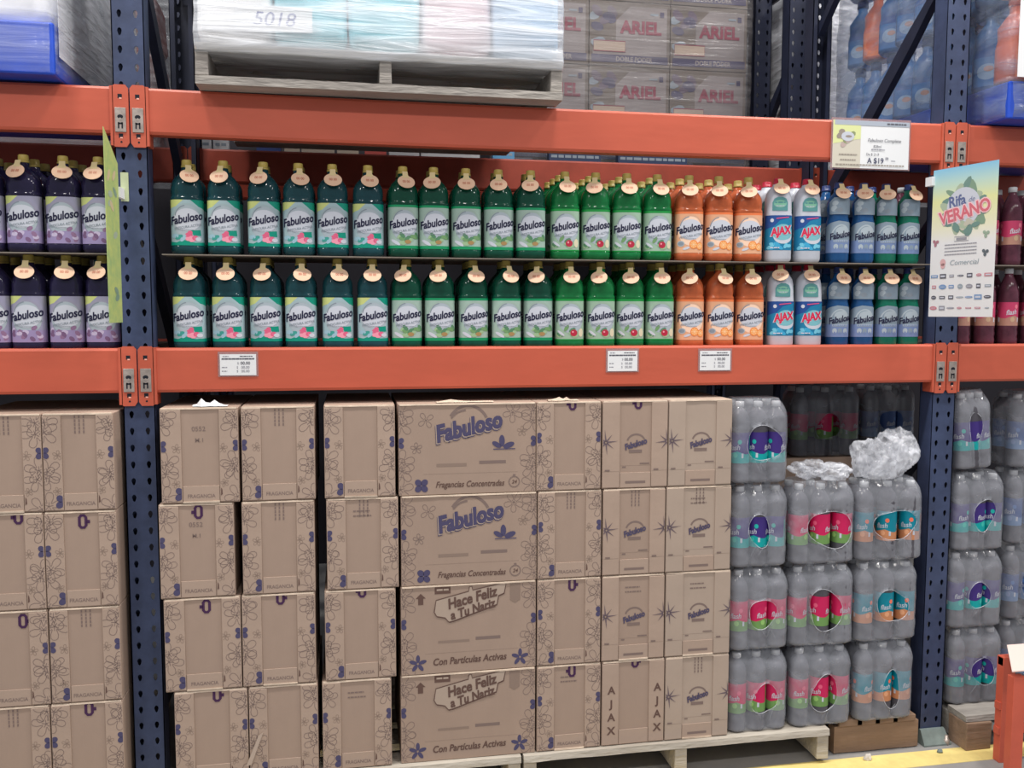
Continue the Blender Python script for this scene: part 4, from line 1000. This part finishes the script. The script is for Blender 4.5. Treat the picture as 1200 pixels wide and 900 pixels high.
def poster_art(W, H):
    A = Art(); cx = .0; cy = H*.72
    for i in range(16):
        an = 2*PI*i/16+.3; rd = random.Random(i+3)
        f_ = rd.uniform(.82, 1.1); A.ell(cx+W*.28*f_*math.cos(an), cy+H*.14*f_*math.sin(an), W*rd.uniform(.09, .15), W*rd.uniform(.035, .07), LEAF[i % 3], 1+i*.05, an+rd.uniform(-.9, .9), 10)
    A.ell(cx, cy+.004, W*.26, H*.13, WHITE, 3, n=26)
    A.text('Rifa', cx-W*.10, cy+H*.055, W*.20, ink('poster_blue', 96, 106, 146), 4, rot=.1, bold=.03, sx=.9).text('de', cx+W*.12, cy+H*.055, W*.10, ink('poster_blue', 84, 96, 150), 4, rot=.1, shear=.3)
    for bd, mt_, l in ((.10, ink('poster_pink', 238, 196, 200), 5), (.03, ink('poster_red', 206, 110, 122), 6)): A.text('VERANO', cx+W*.02, cy-H*.022, W*.23, mt_, l, rot=.18, bold=bd, sx=.86)
    for i in range(10):
        rd = random.Random(i+40); A.ell(cx+rd.uniform(-.12, .24)*W, cy-H*rd.uniform(.09, .15), W*.07, W*.035, (LEAF[0], LEAF[1], ink('poster_sand', 190, 186, 170))[i % 3], 4+i*.1, rd.uniform(-1, 1), 8)
    rows = ((H*.50, .30), )
    A.stroke([(-W*.12, H*.535), (W*.10, H*.535), (W*.10, H*.505), (-W*.12, H*.505)], .002, SIGNL, 4, True).rect(-W*.09, W*.07, H*.512, H*.528, SIGNL, 4)
    for k in range(4): A.lines(-W*.27, W*.23, H*(.485-.022*k), .0032, SIGNL, 4, k+2, gap=.15)
    A.text('Comercial', W*.04, H*.365, .024, ink('poster_grey', 150, 162, 170), 4, shear=.2, sx=1.1).ell(-W*.29, H*.368, .011, .012, ink('poster_rose', 214, 170, 170), 4).ell(-W*.29, H*.345, .009, .009, ink('poster_rose', 214, 170, 170), 4)
    for x, y, c in ((-.42, .505, 'poster_rose2'), (.36, .54, 'poster_leafy'), (.36, .42, 'poster_dk')): A.petals(W*x, H*y, .013, ink(c, *{'poster_rose2': (170, 120, 130), 'poster_leafy': (150, 170, 150), 'poster_dk': (96, 104, 110)}[c]), 4, k=3)
    for r in range(4):
        for k in range(7):
            rd = random.Random(r*10+k); x = -W*.42+W*.84*k/6; y = H*(.275-.072*r); c = rd.choice((SIGNL, SIGNI, ink('poster_grey', 150, 162, 170), ink('logo_blue', 120, 150, 190), ink('logo_rose', 200, 130, 140)))
            w2, h2 = rd.uniform(.008, .016), rd.uniform(.002, .009)
            if rd.random() < .5: A.rect(x-w2, x+w2, y-h2, y+h2, c, 4).rect(x-w2*.7, x+w2*.7, y-h2*.4, y+h2*.4, WHITE, 5)
            else: A.ell(x, y, w2, h2, c, 4).lines(x-w2*.7, x+w2*.6, y, .0018, WHITE, 5, r)
    return A
def flag_poster(far, near, z0, z1, label, side):
    """poster standing out from the post; far/near are its (x,y) edges"""
    t = empty('hanging_poster', (far[0], far[1], z0), label, 'poster')
    d = Vector((near[0]-far[0], near[1]-far[1], 0)); W = d.length; d.normalize(); n = Vector((d.y, -d.x, 0))*side; H = z1-z0
    a = MB()
    q = [Vector((0, 0, 0)), d*W, d*W+Vector((0, 0, H)), Vector((0, 0, H))]
    a.loft([[p+n*.0008 for p in q], [p-n*.0008 for p in q]], PBACK, smooth=False)
    sg = 1 if side*1 > 0 else -1
    # the near edge is on the right of the reader when side > 0
    poster_art(W, H).lay(a, lambda s, t_, o: d*(W/2+s)+n*(.0008+o)+Vector((0, 0, t_)))
    a.build('poster_sheet', t, recalc=False)
    a = MB(); a.box(-.01, .012, -.006, .03, H-.05, H-.02, PAPER); a.build('clip', t)
    return t
pR1, pR2 = at_y(1094, 285, -.03), None
flag_poster((2.588, -.045), (2.645, -.285), 1.545, 2.040, 'white and sky-coloured raffle poster hanging out from the right navy post', 1)
# the left one is seen almost edge-on
def left_poster():
    t = empty('hanging_poster', (-.028, -.050, 1.525), 'yellow-green raffle poster seen nearly edge-on beside the left navy post', 'poster')
    a = MB(); pg = mat('poster_lime_side', srgb(196, 204, 120), .5, var=.25, scale=25, col2=srgb(150, 180, 120)); d = Vector((-.004, -.130, 0)); q = [Vector((0, 0, 0)), d+Vector((0, 0, .0)), d+Vector((0, 0, .535)), Vector((0, 0, .455))]
    a.loft([[p+Vector((.0008, 0, 0)) for p in q], [p-Vector((.0008, 0, 0)) for p in q]], pg, smooth=False)
    A = Art()
    for i in range(9): rd = random.Random(i); A.ell(rd.uniform(.03, .10), rd.uniform(.03, .43), .022, .010, (LEAF[1], LEAF[2], ink('poster_sand2', 206, 190, 150))[i % 3], 1+i*.1, rd.uniform(-1, 1), 8)
    dn = d.normalized(); A.lay(a, lambda s, t_, o: dn*s+Vector((.0008+o, 0, t_)))
    a.build('poster_sheet', t)
    a = MB(); a.box(-.004, .006, -.002, .0485, .36, .39, PAPER); a.build('clip', t)
left_poster()
a = MB(); p = at_y(146, 219, -.002); a.box(-.011, .011, -.0012, 0, -.042, .042, ink('sticker_pale', 190, 200, 160)); tag(a.build('sticker', loc=(p.x, -.0005, p.z)), 'small pale rectangular sticker on the left navy post', 'sticker')
# white sheet at the far right top
p = at_y(1194, 50, -.13); a = MB(); a.box(0, .2, -.001, .001, 0, .26, PAPER); tag(a.build('paper_sheet', loc=(p.x, -.13, 2.343)), 'white paper sheet at the upper right picture edge, on the blue crate', 'paper')

# ------------------------------------------------------------------ loads on the top level
WRAP = film_mat('stretch_wrap', .22, .75, (.92, .95, 1.0), .2, 10, (.25, 1, 3.2), (0, .08, 0), bump=.9)
WRAP_CLEAR = film_mat('stretch_wrap_clear', .06, .30, (.8, .84, .9), .15, 8, (.2, 1, 4), bump=.8)
WRAP_STREAK = film_mat('stretch_wrap_streaks', .45, .9, (.82, .83, .88), .25, 14, (1, .35, 2.4), (.55, 0, 0), bump=1)
def shell(parent, x0, x1, y0, y1, z0, z1, mt, seed=0, r=.03, amp=.006, name='stretch_wrap', flare=0):
    a = MB(); NZ = 26; NK = 120; rings = []
    for j in range(NZ+1):
        z = z0+(z1-z0)*j/NZ; rg = []; fl = flare*max(0, 1-j/5)
        w2, d2 = (x1-x0)/2+fl, (y1-y0)/2+fl
        per = 4*(w2+d2)
        for i in range(NK):
            s = per*i/NK
            if s < 2*w2: x, y = -w2+s, -d2
            elif s < 2*w2+2*d2: x, y = w2, -d2+s-2*w2
            elif s < 4*w2+2*d2: x, y = w2-(s-2*w2-2*d2), d2
            else: x, y = -w2, d2-(s-4*w2-2*d2)
            cx, cy = max(-w2+r, min(w2-r, x)), max(-d2+r, min(d2-r, y)); v = Vector((x-cx, y-cy)); 
            if v.length > r: v = v.normalized()*r
            q = amp*noise.noise((x*9+seed, y*9, z*16))+amp*.5*noise.noise((x*5, seed, z*60))
            X_, Y_ = cx+v.x, cy+v.y; l = math.hypot(X_, Y_) or 1
            rg.append(((x0+x1)/2+X_*(1+q/l), (y0+y1)/2+Y_*(1+q/l), z))
        rings.append(rg)
    a.loft(rings, mt); return a.build(name, parent)
def pillow(parent, x, y, z, sx, sy, sz, mt, seed, name='sack'):
    a = MB(); b2 = bmesh.new(); bmesh.ops.create_icosphere(b2, subdivisions=4, radius=1)
    for q in b2.verts:
        c = q.co; f = lambda t_, p_: math.copysign(abs(t_)**p_, t_); n_ = .05*noise.noise(c*3+Vector((seed, 0, 0)))
        q.co = Vector((f(c.x, .22)*sx/2*(1+n_*.5), f(c.y, .35)*sy/2*(1+n_), f(c.z, .30)*sz/2*(1+n_)))
    a.merge(b2, mt, smooth=True); return a.build(name, parent, (x, y, z))
# middle bay pallet and load
PX0, PX1 = .197, 1.278; PY = -.085; PZ = ZU+.001
t = empty('wooden_pallet', ((PX0+PX1)/2, PY, PZ), 'worn grey-beige wooden pallet lying on the upper beam under the wrapped sacks', 'pallet')
W = (PX1-PX0)/2; h = .118
for k in range(3):
    a = MB(); n = 30; ring = []; yb = .45*k
    for i in range(n+1):
        x = -W+2*W*i/n; j = .003*noise.noise((x*14, k, 0)); ring.append([(x, yb+j, 0), (x, yb+j, .024+j), (x, yb+.10, .024), (x, yb+.10, 0)])
    a.loft(ring, WOOD_GREY, smooth=False); a.build('bottom_board', t)
for x in (-W+.018, -.0, W-.018):
    a = MB(); a.box(x-.018, x+.018, .004, .99, .0245, .094, WOOD_GREY, bev=.003, jit=.001); a.build('stringer', t)
for k in range(8):
    a = MB(); a.box(-W, W, k*.13, k*.13+.09, .0945, .116, WOOD_GREY, bev=.002); a.build('deck_board', t)
CY = [mat('sack_white', (.95, .95, .95), .5, var=.06, scale=4), mat('sack_cyan', srgb(150, 214, 226), .45, var=.2, scale=5), mat('sack_sky', srgb(170, 200, 226), .45, var=.2, scale=5), mat('sack_blush', srgb(222, 200, 206), .45, var=.15, scale=5)]
t = empty('wrapped_sack_load', ((PX0+PX1)/2, PY, PZ+.117), 'stretch-wrapped load of white and pale cyan sacks on the wooden pallet', 'wrapped load')
seq = [[0, 1, 1, 3, 2], [0, 2, 1, 3, 1], [0, 3, 0, 1, 2]]
for r in range(3):
    for i in range(5):
        wx = 2*W/5
        for j in range(2):
            pillow(t, -W+wx*(i+.5), .19+.32*j, .13+.235*r, wx*1.02, .33, .25, CY[seq[r][(i+j) % 5]], r*7+i+j)
a = MB(); A = Art(); a.box(-.11, .11, -.0008, .0008, 0, .07, PAPER); A.text('5018', 0, .034, .055, ink('pen_blue', 90, 96, 150), 1, shear=.2, sx=1.1).lay(a, lambda s, q, o: (s, -.0009-o, q)); a.build('paper_note', t, (-W+.22, .012, .045))
shell(t, -W-.006, W+.006, -.006, 1.0, -.028, .78, WRAP, 3, amp=.005, r=.02)
# left bay: blue crate with white goods, wrapped
BLUEP = mat('blue_plastic', srgb(40, 78, 190), .35, var=.18, scale=6); 
x1 = -.172
t = empty('wrapped_crate_load', (-.75, -.08, PZ), 'blue plastic crate base with white goods, stretch-wrapped, at the upper left', 'wrapped load')
a = MB(); a.box(-.6, .572, 0, 1.0, .006, .150, BLUEP, bev=.006); a.build('crate', t)
for i in range(2):
    a = MB(); a.box(.02-.56*i, .55-.56*i, .012, .06, .024, .120, mat('blue_plastic_panel', srgb(52, 92, 206), .3, var=.1)); a.bm.free()
for r in range(3):
    for i in range(3): pillow(t, .36-.40*i, .22, .255+.21*r, .42, .40, .22, CY[0], 31+r*5+i)
    pillow(t, .36, .66, .255+.21*r, .42, .44, .22, mat('grey_goods', (.30, .29, .30), .6, var=.2, scale=6), 77+r)
shell(t, -.62, .578, -.006, 1.01, .012, .80, WRAP_CLEAR, 8, amp=.005)
a = MB(); a.box(.580, .581, .02, 1.0, .06, .80, WRAP_STREAK); a.build('side_wrap', t)
# right bay: blue crate, blue and orange bottles, wrapped
t = empty('wrapped_bottle_load', (3.3, -.10, PZ), 'stretch-wrapped load of blue bottles on a blue crate at the upper right', 'wrapped load')
a = MB(); a.box(-.48, .5, 0, 1.12, .004, .130, BLUEP, bev=.006); a.build('crate', t)
BIGP = [(0, .045, .045, 2.6), (.01, .055, .055, 2.6), (.12, .055, .055, 2.6), (.15, .05, .05, 2.4), (.19, .052, .052, 2.4), (.22, .035, .035, 2), (.24, .02, .02, 2), (.27, .02, .02, 2)]
bm_m = [mat('detergent_blue', srgb(44, 74, 150), .35, var=.35, scale=10, col2=srgb(60, 120, 170)), mat('detergent_sky', srgb(80, 96, 150), .35, var=.3, scale=12, col2=srgb(60, 120, 170))]
ora = mat('detergent_orange', srgb(216, 110, 70), .3, var=.12, scale=10)
meshes = {}
for r in range(3):
    for i in range(9):
        for j in range(3):
            if j and i: 
                continue
    for (bx, by) in [(-.42, .06+.118*k) for k in range(9)] + [(-.30+.12*k, .06) for k in range(6)] + [(-.30, .2+.12*k) for k in range(3)]:
        rd = random.Random(int(bx*1000)+int(by*1000)*7+r*31)
        mt_ = ora if (abs(by-.06) < .01 and bx < -.4) or rd.random() < .04 else bm_m[rd.random() < .4]
        if mt_ not in meshes:
            a = MB(); a.loft([sell(q[1], q[2], q[3], q[0], 24) for q in BIGP], mt_); 
            A = Art(); A.rect(-.05, .05, -.05, .05, ink('det_label', 70, 120, 180) if mt_ is not ora else ink('det_label_o', 230, 130, 80), 0).ell(0, 0, .034, .028, ink('det_swirl', 150, 176, 206) if mt_ is not ora else ora, 1).ell(.004, .01, .016, .010, ink('det_dot', 196, 150, 130) if mt_ is not ora else ora, 2)
            A.lay(a, wrap_fn(.055, .055, 2.6, .065), step=.006)
            a.lathe([(.262, .024), (.29, .023), (.296, .018)], CAPB if mt_ is not ora else ora, 14)
            o = a.build('bottle', t); meshes[mt_] = o
        else: o = meshes[mt_].copy(); COL.objects.link(o)
        o.location = (bx, by, .131+.297*r); o.rotation_euler = (0, 0, -.8 if bx < -.35 and by > .1 else rd.uniform(-.4, .4))
shell(t, -.485, .5, -.004, 1.12, .01, 1.02, film_mat('stretch_wrap_hazy', .18, .55, (.32, .38, .50), .2, 9, (.6, .6, 2.2), (.6, 0, 0), bump=1), 12, amp=.006)
# powder cartons on the rack behind
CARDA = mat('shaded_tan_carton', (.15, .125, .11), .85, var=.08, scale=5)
ARW = ink('ariel_white', 134, 126, 126); ARN = ink('ariel_navy', 70, 66, 92); ARR = ink('ariel_maroon', 128, 50, 70)  # carton and print colours darkened to carry the shade there
t = empty('wrapped_carton_load', (2.15, 1.26, PZ-.04), 'stretch-wrapped stack of powder detergent cartons on the rack behind', 'wrapped load')
YA = 1.30
ax = [X(u, 80, YA)-2.15 for u in (595, 690, 785, 875)]; z1_ = Z(830, 83, YA)-(PZ-.04); hz = Z(830, 8, YA)-Z(830, 83, YA)
first = None
for r in range(4):
    for i in range(3):
        x0, x1_ = ax[i]+.002, ax[i+1]-.002; zb = z1_+hz*(r-2)
        if zb+hz < .16: continue
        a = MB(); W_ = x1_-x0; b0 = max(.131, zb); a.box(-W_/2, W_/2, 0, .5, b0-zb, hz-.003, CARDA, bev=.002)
        A = Art(); w2 = W_/2
        A.poly([(-w2*.92, hz*.10), (w2*.92, hz*.10), (w2*.92, hz*.92), (-.0, hz*.92), (-w2*.35, hz*.70), (-w2*.35, hz*.24), (-w2*.92, hz*.24)], ARW, 1)
        A.rect(-w2*.95, w2*.95, hz*.05, hz*.17, ARN, 2).text('DOBLE PODER', .02, hz*.11, .030, ARW, 3, bold=.03, sx=.9)
        for k in range(9): rd = random.Random(k); A.ell(-w2*.68+rd.uniform(-.05, .05), hz*.55+rd.uniform(-.08, .09), .032, .02, (ARN, GREY, ink('ar_dk', 96, 84, 100))[k % 3], 2+k*.1, rd.uniform(-1, 1), 9)
        A.rect(-w2*.9, -w2*.12, hz*.22, hz*.38, CARD_PALE, 4).stroke([(-w2*.9, hz*.22), (-w2*.12, hz*.22), (-w2*.12, hz*.38), (-w2*.9, hz*.38)], .004, ARR, 5, True)
        A.btext('ARIEL', w2*.26, hz*.60, .080, ARR, 4, bold=.02, sx=.98, dx=.003).rect(w2*.74, w2*.84, hz*.78, hz*.86, ARN, 4).rect(w2*.5, w2*.7, hz*.80, hz*.83, GREY, 4)
        A.lay(a, lambda s, q, o: (s, -o*2, q), clip=(-w2, w2, b0-zb+.002, hz-.004)); a.build('carton', t, ((x0+x1_)/2, YA-1.26, zb))
shell(t, ax[0]-.01, ax[3]+.03, .025, .56, .0, .95, film_mat('stretch_wrap_grey', .10, .42, (.26, .245, .25), .22, 7, (.3, 1, 4), bump=.8), 18, amp=.004)
a = MB(); a.box(ax[0], ax[3], .045, .53, 0, .02, NAVYP := mat('navy_plastic', (.02, .03, .07), .5)); a.box(ax[0], ax[3], .045, .53, .108, .130, NAVYP)
for k in range(5): xx = ax[0]+.06+(ax[3]-ax[0]-.12)*k/4; a.box(xx-.06, xx+.06, .05, .52, .02, .108, NAVYP)
a.build('plastic_base', t)
# another dull wrapped load on the rack behind, seen between the dark uprights
t = empty('wrapped_load', (3.35, 1.30, PZ-.04), 'dull grey stretch-wrapped load seen between the dark rear uprights', 'wrapped load')
for r in range(3): pillow(t, -.22, .25, .14+.27*r, .62, .5, .28, mat('grey_goods', (.3, .29, .3), .6), 5+r, 'bundle')
shell(t, -.58, .6, -.01, .6, 0, .95, WRAP_STREAK, 22, amp=.006)
t = empty('wrapped_load', (-.75, 1.35, PZ-.04), 'dull wrapped goods on the rack behind, left of the rear upright', 'wrapped load')
for r in range(3): pillow(t, .0, .25, .14+.27*r, 1.1, .5, .28, mat('maroon_goods', (.14, .05, .05), .6, var=.3), 5+r, 'bundle')
shell(t, -.6, .58, -.01, .6, 0, .95, WRAP_CLEAR, 25, amp=.006)
# flat white cartons seen in the slot under the upper beam
for i, (u0, u1, c) in enumerate(((237, 250, 'w'), (252, 270, 'w'), (302, 330, 'b'), (334, 352, 'c'), (354, 392, 'c'), (395, 420, 'c'), (427, 452, 'r'), (455, 490, 'w'), (492, 560, 'w'), (575, 600, 's'), (640, 700, 'n'), (720, 800, 'n'))):
    Yq = 1.25; x0, x1_ = X(u0, 172, Yq), X(u1, 172, Yq); a = MB()
    cm = {'w': ink('crt_white', 196, 196, 198), 'b': ink('crt_blue', 60, 76, 130), 'c': ink('crt_cream', 190, 176, 160), 'r': ink('crt_red', 190, 90, 84), 's': ink('crt_sky', 84, 140, 180), 'n': ink('crt_navy', 44, 56, 84)}[c]
    a.box(-(x1_-x0)/2, (x1_-x0)/2, 0, .04, 0, .150, cm, bev=.002)
    A = Art(); A.rect(-(x1_-x0)/2+.004, (x1_-x0)/2-.004, .068, .071, GREY, 1).lines(-(x1_-x0)/2+.01, (x1_-x0)/2-.01, .095, .012, GREY, 1, i)
    A.lay(a, lambda s, q, o: (s, -o*2, q))
    tag(a.build('product_carton', loc=((x0+x1_)/2, Yq-.06, ZU-.0395)), f'{ {"w": "white", "b": "blue", "c": "cream", "r": "red", "s": "sky blue", "n": "navy"}[c]} carton edge in the slot under the upper beam, {ORD[i] if i < 10 else ["eleventh", "twelfth"][i-10]} from the left', 'carton', 'cartons in the slot under the upper beam')
# ------------------------------------------------------------------ orange guard at the right edge
t = empty('orange_guard', (2.87, -.25, 0), 'orange steel floor guard with pale sloped cap at the bottom right corner', 'guard')
OG = mat('guard_orange', (.62, .12, .07), .4, var=.1, scale=6)
pA = at_y(1172, 892, -.19)
a = MB(); gx = pA.x-2.87
g1, g2 = X(1171, 880, -.19)-2.87, X(1185, 880, -.19)-2.87
a.box(g1, g2, .058, .090, 0, .375, OG, bev=.001); a.build('side_leg', t)
f1, f2 = X(1184, 860, -.30)-2.87, X(1198, 860, -.30)-2.87
a = MB(); a.box(f1, f2, -.055, -.025, 0, .355, OG, bev=.001); a.build('front_leg', t)
a = MB(); q0, q1 = at_y(1180, 757, -.17), at_y(1186, 788, -.31)
q = [(q0.x-2.87, q0.y+.25, q0.z), (q1.x-2.87, q1.y+.25, q1.z), (q1.x-2.87+.25, q1.y+.25, q1.z), (q0.x-2.87+.25, q0.y+.25, q0.z)]
a.loft([q, [(x, y, z+.004) for x, y, z in q]], mat('lit_cap_orange', (.80, .62, .56), .4), smooth=False); a.build('sloped_cap', t)  # light on the sloped top put into a paler colour
a = MB(); a.box(f2+.001, f2+.5, .06, .085, .10, .125, OG); a.box(f2+.001, f2+.5, .06, .085, .19, .215, OG); a.box(g1, f2+.5, .062, .085, .345, .372, OG); a.build('rail', t)
